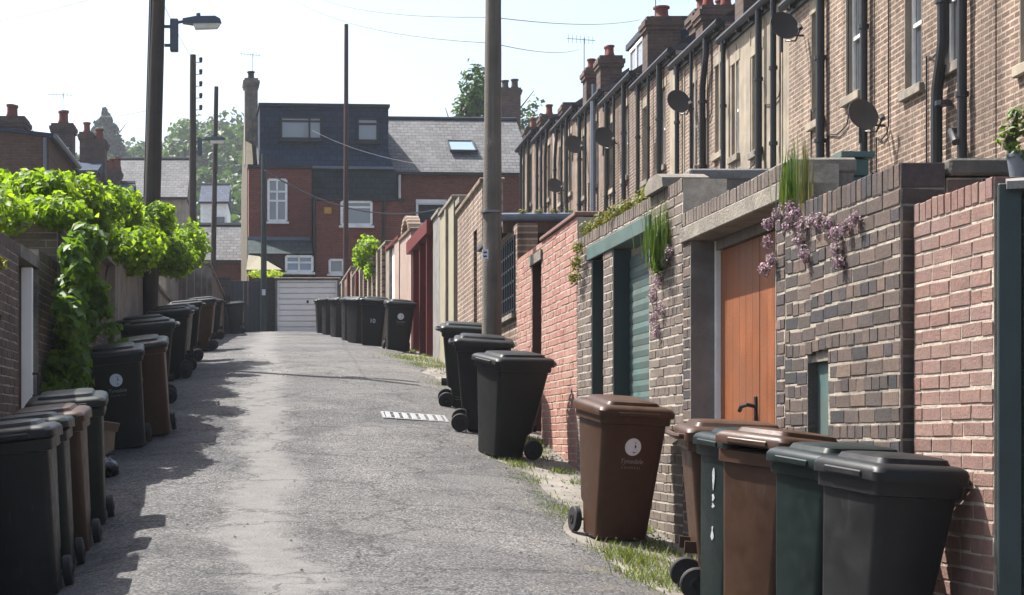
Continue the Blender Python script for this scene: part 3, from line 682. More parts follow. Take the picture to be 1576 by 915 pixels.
# far right walls
def plainwall(name, label, D0, D1, ztop, mat, t=.25, ops=(), dx=0.0, coping=None):
    e, th, L, zb = wall(name, label, 'wall', D0, D1, ztop, None, mat, ops=ops, bricks=False, t=t, dx=dx)
    if coping: part('coping', B(-.02, L + .02, -t - .03, .04, ztop - .005, ztop + .07, bev=.01), coping, e)
    return e, th, L, zb
e7, th7, L7, zb7 = plainwall('brick_wall', 'tall pale brick outhouse wall behind the near right pole', 24.56, 28.2, 3.68, 'tb2', .3, ops=[(.7, 1.15, .5, 3.1)], coping='tb1')
part('door_leaf', B(.72, 1.13, -.3, -.26, zb7, 3.08), 'timber', e7)
e8, th8, L8, zb8 = plainwall('rendered_wall', 'cream rendered gateway with dark opening beyond the tall brick outhouse', 28.9, 31.3, 4.05, 'palecream', .35, coping='stone')
part('gate_leaf', B(-.66, -.02, -.3, -.26, zb8, 3.9), 'timber', e8); part('pilaster', B(.9, 1.1, .001, .05, zb8, 4.0), 'cream', e8); part('lintel', B(-.68, -.02, -.3, -.02, 3.9, 4.0), 'stone', e8)
e9, th9, L9, zb9 = plainwall('gate_pier', 'grey rendered pier beside the dark red garage doors', 31.32, 32.6, 4.15, 'concrete', .45, coping='stone')
rg = empty('garage_door', (XR(32.65), 32.65, 0), frame((XR(32.65), 32.65), (XR(36.6), 36.6))[0], 'dark red garage doors with red fascia on the right far up the lane', 'door')
part('fascia', B(0, 3.95, -.1, .12, 3.92, 4.18), 'redpaint', rg)
for i in range(3): part('post', B(i * 1.28 + .6, i * 1.28 + .72, -.12, .05, 1.3, 3.92), 'redpaint', rg)
for i in range(2): part('door_leaf', B(i * 1.28 + .73, i * 1.28 + 1.87, -.3, -.26, 1.3, 3.92), 'rust', rg)
part('back_wall', B(0, 3.95, -.6, -.4, 1.2, 3.9), 'tb3', rg)
plainwall('brick_wall', 'weathered pinkish wall with arched top beyond red garage doors', 36.7, 38.7, 4.45, 'pinkrender', .25, coping='tb1')
ar = MB()
th, L = frame((XR(37.0), 37.0), (XR(38.4), 38.4))
ea = empty('wall_arch', (XR(37.0), 37.0, 0), th, 'small brick arch standing on the pinkish wall far up the lane', 'arch')
for k in range(9):
    a0, a1 = math.pi * k / 9, math.pi * (k + 1) / 9
    q = [(.7 + r_ * math.cos(a), 4.5 + r_ * math.sin(a) * .55) for r_, a in ((.72, a0), (.72, a1), (.52, a1 - .02), (.52, a0 + .02))]
    part('brick', MB().prism(q, -.25, .02), 'tb1', ea)
wd = empty('yard_door', (XR(38.75), 38.75, 0), frame((XR(38.75), 38.75), (XR(41.4), 41.4))[0], 'white painted yard door with red top rail on far right', 'door')
part('door_leaf', B(.9, 2.0, -.12, -.05, 2.0, 4.5), 'white', wd); part('post', B(0, .9, -.3, .02, 1.8, 4.52), 'pinkrender', wd); part('post', B(2.0, 2.65, -.3, .02, 1.8, 4.5), 'render', wd)
part('top_rail', B(-.02, 2.66, -.32, .05, 4.522, 4.6), 'redpaint', wd)
spec = [(41.45, 43.6, 4.72, 'pinkrender', 'weathered pink wall section just beyond the white yard door'), (43.65, 46.2, 4.62, 'tb1', 'brick yard wall section below the ivy bush on right'),
        (46.25, 49.4, 4.78, 'render', 'mottled wall section beyond the ivy bush on right'), (49.45, 53.0, 4.9, 'pinkrender', 'pinkish wall section behind the farthest right bins'), (53.05, 58.9, 5.25, 'tb1', 'last brick yard wall section before the white garage')]
for a, b, z, m_, lb in spec:
    e, th, L, zb = plainwall('yard_wall', lb, a, b, z, m_, .25, coping='stone')
    for k in range(2): part('pilaster', B(L * (.12 + .5 * k), L * (.12 + .5 * k) + .35, .001, .09, zb, z - .06), 'cream' if k else 'redpaint' if a > 48 else 'tb2', e)
    part('door_leaf', B(L * .32, L * .55, .002, .03, zb, z - .35), 'timber', e)

# open dark gate at the right edge
gt = empty('yard_gate', (XR(7.5) + .12, 7.50, 0), RD(-21), 'dark teal gate standing open at right edge beside clean red brick wall', 'gate')
part('post', B(-.055, .045, -.10, .0, -1.4, 1.11, bev=.006), 'darkteal', gt)
gf = part('gate_leaf', B(.05, 1.0, -.09, -.045, -1.3, 1.05), 'green_pole', gt)
part('stile', B(.05, .15, -.11, -.035, -1.3, 1.06, bev=.004), 'darkteal', gf); part('top_rail', B(.15, 1.0, -.11, -.035, .93, 1.06, bev=.004), 'darkteal', gf)
for i in range(6): part('board', B(.16 + i * .14, .292 + i * .14, -.10, -.09, -1.3, .928, bev=.003), 'green_pole', gf)
part('handle', MB().tube([(.10, -.105, .12), (.10, -.15, .12), (.10, -.15, .27), (.10, -.105, .27)], .012, 8), 'black_metal', gt, smooth=True)
part('weather_bar', MB().add([(-.02, -.15, 1.11), (1.0, -.15, 1.11), (1.0, .05, 1.15), (-.02, .05, 1.15), (-.02, -.15, 1.075), (1.0, -.15, 1.075), (1.0, .05, 1.112), (-.02, .05, 1.112)], [(0, 1, 2, 3), (4, 7, 6, 5), (0, 4, 5, 1), (1, 5, 6, 2), (2, 6, 7, 3), (3, 7, 4, 0)]), 'concrete', gt)

# ------------------------------------------------------------------ left walls (frame runs towards the camera, y axis points at the lane)
XL = -2.36
def lwall(name, label, Dfar, Dnear, ztop, mat, mortar, bricks=True, cap=.11, ops=(), seed=1, t=.25, maxp=250, coping=None, far=False):
    th, L = frame((XL, Dfar), (XL, Dnear)); zb = min(ground(XL, Dfar), ground(XL, Dnear)) - .15
    e = empty(name, (XL, Dfar, 0), th, label, 'wall')
    link('core', core_mesh(wall_core(MB(), 0, L, zb, ztop - .008, t, list(ops)), 'core', mortar), e)
    if bricks: lay(e, th, (XL, Dfar), 0, L, ztop, zb, list(ops), mat, cap, seed, maxp, far_end=t if far else 0.0)
    if coping: part('coping', B(-.02, L + .02, -t - .03, .05, ztop - .004, ztop + .06, bev=.01), coping, e)
    return e, zb
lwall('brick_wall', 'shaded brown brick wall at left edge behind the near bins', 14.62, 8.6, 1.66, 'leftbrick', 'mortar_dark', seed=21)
gl = empty('yard_gate', (XL, 15.75, 0), RD(-90), 'dark gate with pale grey jamb and black handle beside the hanging creeper', 'gate')
part('gate_leaf', B(.0, 1.0, -.16, -.12, -.65, 1.55), 'timber', gl); part('jamb', B(.42, .48, -.08, .02, -.9, 1.52, bev=.004), 'garage', gl)
part('handle', MB().tube([(.46, .02, .36), (.46, .07, .36), (.46, .07, .56), (.46, .02, .56)], .012, 8), 'black_metal', gl, smooth=True)
part('lintel', B(0, 1.13, -.2, .02, 1.55, 1.66), 'stone', gl)
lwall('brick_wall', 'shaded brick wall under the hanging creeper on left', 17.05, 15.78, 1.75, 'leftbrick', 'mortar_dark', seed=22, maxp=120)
lwall('brick_pier', 'square brick pier rising through the vine on the left wall', 17.75, 17.1, 2.2, 'greybrick', 'mortar_dark', seed=23, t=.5, coping='darkstone', cap=None, maxp=220, far=True)
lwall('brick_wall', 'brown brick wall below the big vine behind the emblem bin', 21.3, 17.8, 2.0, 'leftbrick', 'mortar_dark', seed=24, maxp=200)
ldo = empty('plank_door', (XL, 22.6, 0), RD(-90), 'reddish brown plank door in the shade under the big vine', 'door')
for i in range(6): part('board', B(.1 + i * .19, .28 + i * .19, -.14, -.1, .2, 2.25, bev=.004), 'rust', ldo)
part('lintel', B(0, 1.29, -.25, .02, 2.26, 2.4), 'stone', ldo)
lwall('rendered_wall', 'mottled rendered wall under the far end of the vine', 33.0, 22.65, 2.6, None, 'render', bricks=False, coping='stone')
for i in range(5):
    Dk = 24 + 2 * i
fc = empty('timber_fence', (XL, 48.0, 0), RD(-90), 'dark timber fence with pale posts beyond the vine on left', 'fence')
for i in range(6): part('post', B(i * 2.9, i * 2.9 + .22, -.1, .12, 1.4, 4.7 - i * .23), 'greytimber', fc)
for i in range(5):
    for k in range(9): part('plank', B(i * 2.9 + .24 + k * .295, i * 2.9 + .52 + k * .295, -.06, -.02, 1.5, 4.5 - i * .23 - .02 * k), 'timber', fc)
lwall('yard_wall', 'dark brick yard wall past the timber fence on left', 59.3, 48.2, 4.9, None, 'tb3', bricks=False, coping='stone')
# ================================================================== chimney, windows, pipes
def pot(parent, x, y, z, h=.45, r=.13, mat='pot'):
    return part('chimney_pot', MB().lathe([(r, 0), (r * 1.05, h * .1), (r * .82, h * .35), (r * .78, h * .8), (r * 1.0, h * .86), (r * .98, h), (r * .7, h), (r * .66, h * .7)], 14), mat, parent, smooth=True, loc=(x, y, z))
def stack(parent, x0, x1, y0, y1, z0, z1, pots, mat='chimbrick', potmat='pot', ph=.45, pr=.13):
    mb = MB().box(x0, x1, y0, y1, z0, z1 - .32); mb.box(x0 - .05, x1 + .05, y0 - .05, y1 + .05, z1 - .32, z1 - .22); mb.box(x0 - .08, x1 + .08, y0 - .08, y1 + .08, z1 - .219, z1 - .1); mb.box(x0 - .02, x1 + .02, y0 - .02, y1 + .02, z1 - .099, z1)
    st = part('chimney', mb, mat, parent)
    for i in range(pots):
        t = (i + .5) / pots; long_x = (x1 - x0) > (y1 - y0)
        pot(st, x0 + (x1 - x0) * (t if long_x else .5), y0 + (y1 - y0) * (.5 if long_x else t), z1, ph * (1 + .12 * ((i * 7) % 3 - 1)), pr, potmat)
    return st
def aerial(x, y, z, h, label, rot=0):
    a = empty('tv_aerial', (x, y, z), rot, label, 'aerial')
    part('mast', MB().tube([(0, 0, 0), (0, 0, h)], .011, 6), 'wire', a); part('boom', MB().tube([(-.55, 0, h - .05), (.35, 0, h - .05)], .008, 6), 'wire', a)
    for k in range(7): part('rod', MB().tube([(-.5 + .13 * k, 0, h - .05 - .12), (-.5 + .13 * k, 0, h - .05 + .12)], .005, 4), 'wire', a)
    return a
def dish(X, D, Z, r, label, standoff=.35, wallX=8.4):
    d = empty('satellite_dish', (X, D, Z), 0, label, 'satellite dish', 'satellite dishes on the terrace')
    n = 5; prof = [(r * k / n, .22 * r * (k / n) ** 2) for k in range(n + 1)]
    rings_f = [(max(.004, a), b) for a, b in prof]; rings_b = [(max(.004, a), b - .012) for a, b in prof][::-1]
    part('reflector', MB().lathe(rings_b + rings_f, 20, 'y') if False else MB().loft([[(p[0] * math.cos(q * math.pi / 10), -p[1], p[0] * math.sin(q * math.pi / 10)) for q in range(20)] for p in rings_f] + [[(p[0] * math.cos(q * math.pi / 10), -p[1] + .014, p[0] * math.sin(q * math.pi / 10)) for q in range(20)] for p in rings_f[::-1]]), 'dish', d, smooth=True, rot=(RD(-18), 0, RD(14)))
    part('arm', MB().tube([(.05, .02, -r * .9), (.16, -r * .6, -r * 1.05), (.2, -r * 1.2, -r * .35)], .016, 6), 'black_metal', d); part('receiver', MB().tube([(.2, -r * 1.2, -r * .4), (.19, -r * 1.02, -r * .18)], .04, 8), 'dish', d)
    part('bracket', MB().tube([(0, .03, -.02), (0, .1, -.1), (wallX - X - .01, .1, -.12)], .02, 6), 'black_metal', d)
    part('mast', MB().tube([(0, .06, .05), (0, .06, -r * 1.6)], .022, 6), 'black_metal', d)
    return d

XT = 8.4
def pD(x): return F * XT / (x - VX)
WINS = {  # house index: list of (far edge distance, width, sill z, height)
}
facs = ['tb1', 'tb1', 'tb2', 'cream', 'tb2', 'tb1', 'tb3', 'tb2', 'tb1', 'tb3', 'tb1']
desc = ['pale brick terraced house at the right edge with sunlit tall windows', 'brick terraced house with swan-neck soil pipe above the clean red wall', 'brick terraced house with round dish above the flowered dark wall',
        'cream rendered terraced house above the orange doors', 'pale brick and cream terraced house above the teal roller door', 'brick terraced house below the single fat chimney pot', 'dark brick terraced house under the white dormer window',
        'terraced house below the plain twin-pot brick stack', 'terraced house with light blue-grey downpipe above carport', 'dark terraced house left of the blue-grey downpipe', 'farthest terraced house next to the right-hand pole']
pipes = {0: [], 1: [(pD(1466), .075, 'neck'), (pD(1493), .06, '')], 2: [(pD(1272), .07, ''), (pD(1340), .055, '')], 3: [(pD(1176), .06, ''), (pD(1199), .055, ''), (pD(1121), .05, '')], 4: [(pD(1094), .065, 'neck'), (pD(1049), .05, '')],
         5: [(pD(1021), .065, ''), (pD(988), .05, '')], 6: [(pD(966), .06, ''), (pD(939), .05, '')], 7: [(pD(897), .06, '')], 8: [(pD(877), .05, ''), (pD(861), .05, 'neck')], 9: [(pD(846), .05, 'neck'), (pD(831), .05, '')], 10: [(pD(818), .05, ''), (pD(806), .05, '')]}
wins = {0: [(19.45, 1.0, 4.26)], 1: [(21.78, .6, 4.72), (23.1, .6, 4.70)], 2: [(25.55, .62, 5.10), (27.25, .6, 5.04)], 3: [(30.76, .62, 5.15), (32.2, .5, 5.3)], 4: [(33.45, .6, 5.55), (35.6, .6, 5.6)]}
for i in range(11):
    D0 = 15.9 + 4.2 * i; D1 = D0 + 4.195; ez = 7.63 + .405 * (i - 3); L = D1 - D0
    e = empty('terraced_house', (XT, D0, 0), RD(90), desc[i], 'house', 'terraced houses on the right')
    ws = wins.get(i) or [(D0 + 1.6, .6, ez - 2.35), (D0 + 3.4, .6, ez - 2.4)]
    zb = ground(5, D0) - .5; ops = []
    for far, w, sill in ws: ops.append((far - D0 - w, far - D0, sill, min(sill + 1.75, ez - .35)))
    link('wall', core_mesh(wall_core(MB(), 0, L, zb, ez, .3, ops), 'wall', facs[i]), e)
    for (a, b, c, d_) in ops:
        w = empty_w = part('window', B(a + .03, b - .03, -.14, -.12, c + .03, d_ - .03), 'glass', e)
        fr = MB()
        for q in ((a, a + .06, c, d_), (b - .06, b, c, d_), (a + .06, b - .06, c, c + .06), (a + .06, b - .06, d_ - .06, d_), (a + .06, b - .06, (c + d_) / 2 - .025, (c + d_) / 2 + .025)):
            fr.box(q[0], q[1], -.15, -.085, q[2], q[3])
        part('window_frame', fr, 'white', w)
        part('sill', B(a - .09, b + .09, -.12, .07, c - .13, c - .001, bev=.01), 'stone' if i % 2 else 'cream', w)
        part('lintel', B(a - .1, b + .1, -.1, .012, d_ + .001, d_ + .2), 'cream', w)
        for q in ((b - .002, b + .012), (a - .012, a + .002)):
            part('reveal', B(q[0], q[1], -.12, .006, c, d_), 'cream', w)
    if i in (3, 4):
        for k in range(4): part('render_band', B(.35 + k * 1.0, .42 + k * 1.0, .0, .014, zb, ez - .25), 'cream', e)
    if i in (1, 2, 5, 7, 9): part('quoin_strip', B(.02, .55, 0, .012, zb, ez - .2), 'cream' if i in (5, 9) else 'tb3', e)
    part('fascia', B(0, L, .001, .05, ez - .16, ez - .01), 'trim', e)
    part('gutter', MB().tube([(.0, .12, ez - .02), (L, .12, ez)], .075, 8), 'trim', e, smooth=True)
    for k in range(5): part('gutter_bracket', B(.3 + k * .85, .35 + k * .85, .0, .14, ez - .14, ez - .07), 'trim', e)
    part('roof', MB().prism([(0, 0)], 0, 0) if False else MB().add([(0, .16, ez + .0), (L, .16, ez + .0), (L, -4.2, ez + 2.8), (0, -4.2, ez + 2.8), (L, -8.4, ez - .1), (0, -8.4, ez - .1), (0, .16, ez - .02), (L, .16, ez - .02), (L, -8.4, ez - .12), (0, -8.4, ez - .12)],
         [(0, 1, 2, 3), (3, 2, 4, 5), (0, 6, 7, 1), (5, 4, 8, 9), (6, 9, 8, 7), (0, 3, 5, 9, 6), (1, 7, 8, 4, 2)]), 'slate_y', e)
    extra = [(D0 + 2.35, .035, '')] if i > 3 else []
    for (Dp, r, kind) in pipes.get(i, []) + extra:
        x = Dp - D0
        if kind == 'neck':
            pts = [(x, .10, ez - .05), (x, .10, ez - .4), (x - .02, .12, ez - .55), (x + .28, .10, ez - 1.0), (x + .28, .10, zb)] if i != 1 else [(x, .12, ez + .3), (x, .12, 5.0), (x + .06, .12, 4.8), (x + .2, .12, 4.45), (x + .22, .12, 4.2), (x + .22, .12, zb)]
        else: pts = [(x, .10, ez - .03), (x, .10, zb)]
        pp = part('downpipe', MB().tube(pts, r, 10), 'blue_grey' if (i == 8 and False) else 'black_metal', e, smooth=True)
        xb = pts[-1][0]
        for zc in (ez - 1.3, ez - 2.6, ez - 3.9):
            part('pipe_bracket', MB().lathe([(r * 1.35, -.03), (r * 1.35, .03)], 10, 'z', (xb if zc < pts[-2][2] else pts[0][0], .10 if kind != 'neck' or i != 1 else .12, zc)), 'black_metal', pp)
    if i == 8: part('downpipe', MB().tube([(pD(920) - D0, .11, ez - .03), (pD(920) - D0, .11, zb)], .055, 10), 'blue_grey', e, smooth=True)
    if i == 7: part('downpipe', MB().tube([(pD(918.5) - D0, .12, ez - .03), (pD(918.5) - D0, .12, zb)], .06, 10), 'blue_grey', e, smooth=True)
    if i in (1, 2, 3):
        for k in range(2): part('overflow_elbow', MB().tube([(1.0 + k * .9, .0, ez - 3.0 - .3 * k), (1.0 + k * .9, .16, ez - 3.02 - .3 * k), (.75 + k * .9, .2, ez - 3.2 - .3 * k)], .045, 8), 'black_metal', e, smooth=True)
    rc = random.Random(40 + i)
    for k in range(2):
        xa = rc.uniform(.3, L - .3); xb = min(L - .1, xa + rc.uniform(.3, 1.2)); zc = ez - rc.uniform(1.6, 3.0)
        part('cable', MB().tube([(xa, .02, ez - .2), (xa + .01, .02, zc + .1), (xa + .06, .025, zc), ((xa + xb) / 2, .03, zc - .06), (xb, .02, zc + .02), (xb, .02, zb)], .012, 5), 'black_metal', e)
    # chimneys standing at the rear wall line (x along the lane, y negative = away from it)
    def st(D, X0, X1, z1, pots, dep=.6, **kw): stack(e, D - D0, D - D0 + dep, -(X1 - XT), -(X0 - XT), ez - .1, z1, pots, **kw)
    if i == 5: st(40.1, 8.46, 9.25, 9.95, 1, pr=.2, ph=.34); st(37.2, 8.9, 9.75, 9.4, 2, ph=.3)
    if i == 4: st(35.3, 8.6, 9.35, 9.0, 2, ph=.4)
    if i == 3: st(31.6, 8.46, 8.85, 9.4, 1)
    if i == 7: st(46.2, 8.46, 9.05, 10.4, 2, ph=.34, pr=.12); st(48.4, 8.46, 8.85, 10.55, 1, ph=.34)
    if i == 8: st(52.2, 8.42, 8.95, 10.3, 0)
    if i == 9: st(57.0, 8.46, 9.05, 10.85, 1, ph=.42)
    if i == 10: st(60.8, 8.46, 9.05, 11.1, 1, ph=.42)
    if i == 6:
        dm = part('dormer', B(.05, 3.0, -1.9, -.45, ez + .1, 10.05), 'cream', e)
        part('dormer_roof', B(-.05, 3.1, -2.0, -.35, 10.051, 10.2), 'trim', dm)
        part('dormer_window', B(.3, 2.7, -.449, -.41, ez + .35, 9.95), 'glass_pale', dm)
        fr = MB()
        for k in range(4): fr.box(.3 + k * .78, .38 + k * .78, -.448, -.38, ez + .3, 10.0)
        fr.box(.3, 2.72, -.448, -.375, ez + .22, ez + .3); fr.box(.3, 2.72, -.448, -.375, 9.9, 9.98); part('window_frame', fr, 'white', dm)
        part('cheek', B(.03, .049, -1.8, -.5, ez + .2, 9.9), 'slate_dark', dm)
ow = empty('open_window', (XT - .02, 43.2, 0), 0, 'white casement window standing open on the terrace below the dormer', 'window')
part('sash_frame', B(-.5, -.46, 0, .55, 7.1, 8.4), 'white', ow, rot=(0, RD(12), 0), loc=(1.9, 0, 0)); part('pane', B(-.455, -.45, .04, .5, 7.15, 8.35), 'skyglass', ow, rot=(0, RD(12), 0), loc=(1.9, 0, 0))

# yard buildings between the walls and the terrace
def outhouse(label, X0, X1, D0, D1, ztop, mat, roof, seed=0):
    e = empty('outhouse', (X0, D0, 0), 0, label, 'shed'); zb = ground(X0, D0) - .3
    part('wall', B(0, X1 - X0, 0, D1 - D0, zb, ztop - .1), mat, e); part('roof', B(-.08, X1 - X0 + .08, -.08, D1 - D0 + .08, ztop - .099, ztop, bev=.015), roof, e)
    part('fascia', B(-.06, X1 - X0 + .06, -.07, -.001, ztop - .2, ztop - .1), 'greytimber', e)
    return e
outhouse('flat roofed pale outhouse behind the orange door lintel', 3.6, 4.9, 15.0, 17.2, 2.36, 'cream', 'concrete')
o_ = outhouse('brown brick coal store with stone top behind the flowered dark wall', 3.3, 3.58, 11.0, 12.4, 1.80, 'tb3', 'stone')
tl = empty('timber_shed', (3.60, 11.02, 0), 0, 'small teal boarded shed behind the flowered dark wall', 'shed')
for k in range(24): part('board', B(0, .17, 0, 1.2, -.95 + k * .115, -.84 + k * .115, bev=.006), 'teal', tl)
part('roof', B(-.02, .2, -.03, 1.23, 1.815, 1.85), 'teal', tl)

for n_, (xp, yp, r, D, lb) in enumerate([(1326, 178, .235, 22.2, 'large grey satellite dish above the flowered dark wall'), (1205, 41, .25, 27.2, 'grey satellite dish just below the gutter of cream house'), (1043, 157, .26, 35.0, 'grey satellite dish midway up the terrace above the teal lintel'),
                                     (929, 212, .28, 43.5, 'dark satellite dish beside the blue-grey downpipe'), (882, 223, .28, 48.5, 'dark satellite dish left of the blue-grey downpipe'), (853, 286, .24, 53.5, 'small low satellite dish just above carport gutter')]):
    D = F * (XT - .38) / (xp - VX); X, D, Z = px(xp, yp, D); dish(X, D, Z, r, lb, wallX=XT)
X, D, Z = px(899, 122, 48.8); aerial(X, D, Z, 1.2, 'tall thin television aerial above the terrace chimneys', .3)
X, D, Z = px(1009, 26, 40); aerial(X, D, Z, .6, 'short television aerial beside the fat chimney pot', 1.0)

# ================================================================== house closing the lane
YAW = RD(3.6); ED = 66.0; S0 = F / ED
eh = empty('end_house', ((381 - VX) / S0, ED, 0), YAW, 'brick house with dark slate-hung loft dormer closing the lane', 'house')
U = lambda x: (x - 381) / S0
Zy = lambda y: (HY - y) / S0
gz = 3.0
def ebox(name, x0, x1, v0, v1, y0, y1, mat, parent=eh, bev=0): return part(name, B(U(x0), U(x1), v0, v1, Zy(y0), Zy(y1), bev=bev), mat, parent)
part('wall', B(U(381) + .001, U(830), .5, 7.5, gz, Zy(262)), 'endbrick', eh)
part('side_wall', MB().add([(0, .45, gz), (0, 7.55, gz), (0, 7.55, Zy(255)), (0, 4.0, 13.2), (0, .45, Zy(255)), (.25, .45, gz), (.25, 7.55, gz), (.25, 7.55, Zy(255)), (.25, 4.0, 13.2), (.25, .45, Zy(255))], [(0, 1, 2, 3, 4), (9, 8, 7, 6, 5), (0, 4, 9, 5), (4, 3, 8, 9), (3, 2, 7, 8), (2, 1, 6, 7)]), 'gable', eh)
rf = part('roof', MB().add([(.43, .3, Zy(262)), (U(830), .3, Zy(262)), (U(830), 4.0, 13.2), (.43, 4.0, 13.2), (U(830), 7.7, Zy(262)), (.43, 7.7, Zy(262))], [(0, 1, 2, 3), (3, 2, 4, 5), (0, 5, 4, 1), (0, 3, 5), (1, 4, 2)]), 'slate', eh)
part('ridge', MB().tube([(U(600), 4.0, 13.2), (U(830), 4.0, 13.2)], .11, 8), 'trim', rf)
part('gutter', B(U(612), U(830), .2, .32, Zy(264), Zy(260)), 'trim', eh)
dm = part('dormer', B(U(400), U(600), .22, 4.2, Zy(262), Zy(161)), 'slate_dark', eh)
part('dormer_roof', B(U(398), U(602), .1, 4.3, Zy(161) + .001, Zy(156.5)), 'trim', dm); part('apron', MB().add([(U(400), .215, Zy(226)), (U(600), .215, Zy(226)), (U(606), -.10, Zy(256)), (U(398), -.10, Zy(256))], [(0, 1, 2, 3)]), 'slate_dark', dm)
part('gutter', B(U(398), U(606), -.2, -.08, Zy(259), Zy(255)), 'blue_grey', dm)
def ewin(x0, x1, y0, y1, v, mull=(), trans=(), parent=eh, glass='glass_pale', fm='white', fw=.09):
    w = part('window', B(U(x0), U(x1), v - .02, v + .02, Zy(y1), Zy(y0)), glass, parent); fr = MB(); a, b, c, d = U(x0), U(x1), Zy(y1), Zy(y0)
    for q in ((a - fw / 2, a + fw / 2, c, d), (b - fw / 2, b + fw / 2, c, d), (a, b, c - fw / 2, c + fw / 2), (a, b, d - fw / 2, d + fw / 2)): fr.box(q[0], q[1], v - .07, v + .03, q[2], q[3])
    for m_ in mull: fr.box(U(m_) - fw / 2.5, U(m_) + fw / 2.5, v - .065, v + .02, c, d)
    for t_ in trans: fr.box(a, b, v - .06, v + .02, Zy(t_) - fw / 2.5, Zy(t_) + fw / 2.5)
    part('window_frame', fr, fm, w); part('sill', B(a - .1, b + .1, v - .16, v + .02, c - .13, c - .05), fm, w); return w
ewin(433, 495, 178, 211, .2, (477,), (184,), dm, fm='trim'); ewin(552, 583, 179, 213, .2, (), (187,), dm, fm='trim')
ebox('rear_bay', 382, 478, -.6, .5, 470, 262, 'endbrick'); ebox('bay_gutter', 380, 479, -.72, -.55, 262, 257, 'trim')
ewin(412, 439, 280, 342, -.62, (425,), (298, 312), glass='glass_pale')
lean = part('lean_to_roof', MB().add([(U(380), -2.0, Zy(398)), (U(476), -2.0, Zy(398)), (U(476), -.61, Zy(370)), (U(380), -.61, Zy(370)), (U(380), -.61, Zy(398)), (U(476), -.61, Zy(398))], [(0, 1, 2, 3), (0, 3, 4), (1, 5, 2), (0, 4, 5, 1), (3, 2, 5, 4)]), 'slate_green', eh)
part('flashing', B(U(380), U(476), -.7, -.59, Zy(374), Zy(367)), 'blue_grey', lean)
ebox('lean_to_wall', 384, 476, -1.9, -.61, 470, 398, 'garagebrick'); ewin(436, 475, 402, 424, -1.92, (455,), (411,), glass='skyglass')
ebox('slate_wall', 479, 611, -.05, .5, 312, 259, 'slate_green'); ext = ebox('extension', 482, 614, -1.4, .5, 470, 314, 'endbrick')
ebox('extension_gutter', 480, 617, -1.52, -1.38, 315, 311, 'trim'); ewin(521, 566, 317, 351, -1.42, (), (325,)); ewin(503, 523, 405, 424, -1.42)
part('alarm_box', B(U(494), U(506), -1.5, -1.401, Zy(336), Zy(325), bev=.04), 'yellow', eh)
for xx, y0_, v in ((480, 314, -1.46), (585, 314, -1.46)): part('downpipe', MB().tube([(U(xx), v, Zy(y0_)), (U(xx), v, gz)], .06, 8), 'black_metal', eh)
part('downpipe', MB().tube([(U(618), .4, Zy(262)), (U(618), .4, Zy(400))], .06, 8), 'white', eh)
ewin(646, 690, 308, 340, .48, (), (), glass='slate_green'); ebox('window_lintel', 644, 692, .38, .5, 308, 302, 'white')
sk = part('skylight', MB().add([(U(706), 2.02, Zy(222)), (U(746), 2.02, Zy(222)), (U(746), 2.95, Zy(202)), (U(706), 2.95, Zy(202))], [(0, 1, 2, 3)]), 'skyglass', eh, loc=(0, -.55, .12))
fr = MB()
for a, b, c, d in ((704, 707, 200, 224), (745, 748, 200, 224)): fr.tube([(U((a + b) / 2), 2.0, Zy(d)), (U((a + b) / 2), 3.0, Zy(c))], .05, 6)
for y_, v in ((223, 2.0), (201, 3.0)): fr.tube([(U(704), v, Zy(y_)), (U(748), v, Zy(y_))], .05, 6)
part('skylight_frame', fr, 'trim', eh, loc=(0, -.55, .12))
c_ = stack(eh, -.02, .5, 2.3, 3.2, 11.0, Zy(122) + .55, 1, mat='render', potmat='pot_dark', ph=.4, pr=.16)
X, D, Z = px(389, 116, 69); aerial(X, D, Z, .9, 'faint television aerial on the lone chimney of the end house', .4)

# chimney and blue roof behind to the right
bh = empty('rear_house', (9.2, 82, 0), 0, 'dark blue slate roof with twin-pot chimney behind the end house', 'house')
part('wall', B(0, 7, 0, 6, 3.5, 14.2), 'chimbrick', bh); part('roof', MB().add([(-.2, -.2, 14.2), (7.2, -.2, 14.2), (7.2, 3, 15.4), (-.2, 3, 15.4), (7.2, 6.2, 14.2), (-.2, 6.2, 14.2)], [(0, 1, 2, 3), (3, 2, 4, 5), (0, 5, 4, 1), (0, 3, 5), (1, 4, 2)]), 'slate_blue', bh)
stack(bh, 1.2, 2.15, 1.5, 2.4, 13.5, 17.2, 2, potmat='pot_dark', ph=.5, pr=.2)

# garage and dark gate at the top of the lane
gD = 59.0; sg = F / gD
gX = lambda x: (x - VX) / sg
gZ = lambda y: (HY - y) / sg
gg = empty('garage', (0, gD, 0), 0, 'small flat-roofed garage with off-white ribbed door at top of lane', 'garage')
zg = ground(0, gD) - .02
part('wall', MB().box(gX(424), gX(427), .0, 4, zg - .3, gZ(430)).box(gX(519), gX(522.5), 0, 4, zg - .3, gZ(430)).box(gX(427), gX(519), 3.8, 4, zg - .3, gZ(430)), 'concrete', gg)
part('roof', B(gX(422), gX(525), -.12, 4.1, gZ(430), gZ(427), bev=.02), 'greytimber', gg)
part('door_frame', MB().box(gX(427), gX(429), -.03, .08, zg, gZ(431)).box(gX(517), gX(519), -.03, .08, zg, gZ(431)).box(gX(429), gX(517), -.03, .08, gZ(434), gZ(431)), 'white', gg)
nr = 9; h = (gZ(434) - zg) / nr
for k in range(nr): part('door_panel', B(gX(429), gX(517), .0, .05, zg + k * h + .012, zg + (k + 1) * h - .012, bev=.02), 'garage', gg)
part('door_back', B(gX(429), gX(517), .055, .07, zg, gZ(434)), 'garage', gg); part('handle', B(gX(472), gX(475), -.04, 0, gZ(466), gZ(462)), 'black_metal', gg)
gw = empty('garden_wall', (0, gD + .4, 0), 0, 'dark brick wall left of the garage at top of lane', 'wall')
